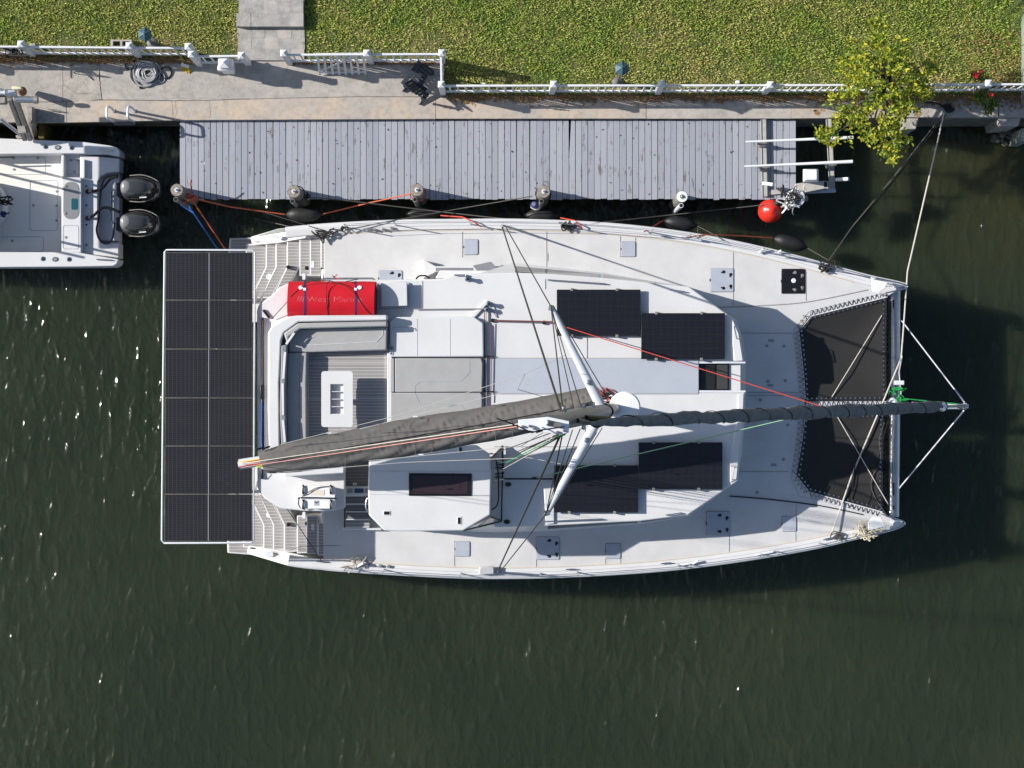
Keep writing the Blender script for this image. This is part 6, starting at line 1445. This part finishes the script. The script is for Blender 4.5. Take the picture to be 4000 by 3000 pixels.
blobs=[(3435,105,42,3.6),(3420,165,24,3.4),(3375,205,62,3.4),(3470,215,66,3.5),(3350,262,72,3.3),(3440,272,85,3.6),(3530,255,55,3.3),(3630,240,42,3.1),(3575,305,52,3.1),(3318,330,42,3.0),(3290,392,56,2.8),(3390,360,70,3.2),(3480,372,70,3.2),(3560,375,42,2.9),(3330,450,56,2.7),(3295,500,54,2.6),(3240,535,38,2.5),(3215,525,24,2.4),(3400,470,58,2.8),(3500,440,52,2.8),(3470,510,40,2.6),(3400,530,34,2.5),(3455,560,48,2.5),(3505,560,48,2.5),(3478,595,28,2.4),(3540,420,34,2.8),(3610,360,26,2.9)]
rd2=random.Random(17); LP=[]
tb=W(3440,335,G); b=MB(); fork=Vector((tb.x+.02,tb.y-.02,G+.9)); b.tube([tb-Vector((0,0,.1)),tb+Vector((0,0,.4)),fork],[.11,.085,.07],10); b.build('trunk', barkm, TR)
for u,v,r,z in blobs:
    c=W(u,v,z); rm_=r*.0057
    mid=fork.lerp(c,.5)+Vector((rd2.gauss(0,.08),rd2.gauss(0,.08),.12)); b=MB(); b.tube(catmull([fork,mid,c],4),[.035-.003*i for i in range(9)],6); b.build('limb', barkm, TR)
    nc=int(4+r*.17)
    for k in range(nc):       # twig clusters
        a=rd2.uniform(0,6.28); q=rm_*math.sqrt(rd2.random())*1.05; cc_=c+Vector((q*math.cos(a),q*math.sin(a),rd2.gauss(0,rm_*.45)))
        for j in range(rd2.randint(9,16)): LP.append(cc_+Vector((rd2.gauss(0,.046),rd2.gauss(0,.046),rd2.gauss(0,.045))))
tag(leafmesh(LP,.105,'crown',leafmat('yellow_green_leaves',(.055,.13,.014),(.27,.35,.03),(.70,.62,.05)),TR,3),kind='stuff')
HB=thing('hibiscus_bush','small leafy hibiscus bush with red flowers at the right of the fence','bush',W(3800,330,G))
LP=[]; 
for u,v,r,z in ((3815,300,16,1.9),(3838,305,14,1.8),(3840,370,30,2.1),(3820,385,22,2.0),(3880,405,18,1.9),(3860,425,16,1.8)):
    c=W(u,v,z); b=MB(); b.tube(catmull([W(3800,330,G),W((3800+u)/2,(330+v)/2,z-.2),c],4),.012,5); b.build('stem', barkm, HB)
    for k in range(int(r*3.2)): LP.append(c+Vector((rd2.gauss(0,r*.0028),rd2.gauss(0,r*.0028),rd2.gauss(0,.05))))
tag(leafmesh(LP,.10,'foliage',leafmat('hibiscus_leaves',(.03,.08,.012),(.10,.17,.02),(.36,.34,.04)),HB,8),kind='stuff')
for u,v,z,s in ((3810,293,2.05,.09),(3830,278,2.0,.05),(3870,370,2.2,.06)):
    c=W(u,v,z); b=MB()
    for k in range(5):
        a=2*math.pi*k/5; d_=Vector((math.cos(a),math.sin(a),.35)); e_=Vector((-math.sin(a),math.cos(a),0)); b.add([c,c+d_*s*.6+e_*s*.45,c+d_*s,c+d_*s*.6-e_*s*.45],[(0,1,2,3)])
    b.build('flower', mat('red_petal_%d'%u,(.75,.03,.03),.5), HB)
PF=thing('palm','palm with drooping pale fronds at the top right corner','palm',W(4038,-48,G))
LPm=leafmat('palm_frond',(.10,.14,.05),(.22,.24,.11),(.45,.42,.26))
b=MB(); b.tube([W(4038,-48,G),W(4038,-48,G+1.6)],[.14,.12],12); b.build('trunk', barkm, PF)
for k in range(15):
    a=math.radians(100+k*24+rd2.uniform(-8,8)); L=rd2.uniform(.75,1.05); o0=W(4038,-48,G+1.6); d_=Vector((math.cos(a),math.sin(a),0))
    rib=[o0+d_*L*t+Vector((0,0,.35*math.sin(t*2.2)-.5*t*t)) for t in np.linspace(0,1,9)]
    b=MB(); b.tube(rib,[.014-.0013*i for i in range(9)],5)
    for i in range(2,9):
        for j in range(3):
            t=(i+j/3)/9.0; p0=o0+d_*L*t+Vector((0,0,.35*math.sin(t*2.2)-.5*t*t))
            for s in (-1,1):
                sd_=Vector((-d_.y,d_.x,0))*s; l_=.34*(1-.55*t); tip=p0+(d_*.75+sd_*.65).normalized()*l_-Vector((0,0,.12)); w_=Vector((d_.x,d_.y,.2))*.014
                b.add([p0-w_,p0+w_,tip],[(0,1,2)])
    b.build('frond', LPm, PF, smooth=False)
# ------------------------------------------------------------------ clean up the templates
for o in list(TMPROOT.children): bpy.data.objects.remove(o)
bpy.data.objects.remove(TMPROOT)
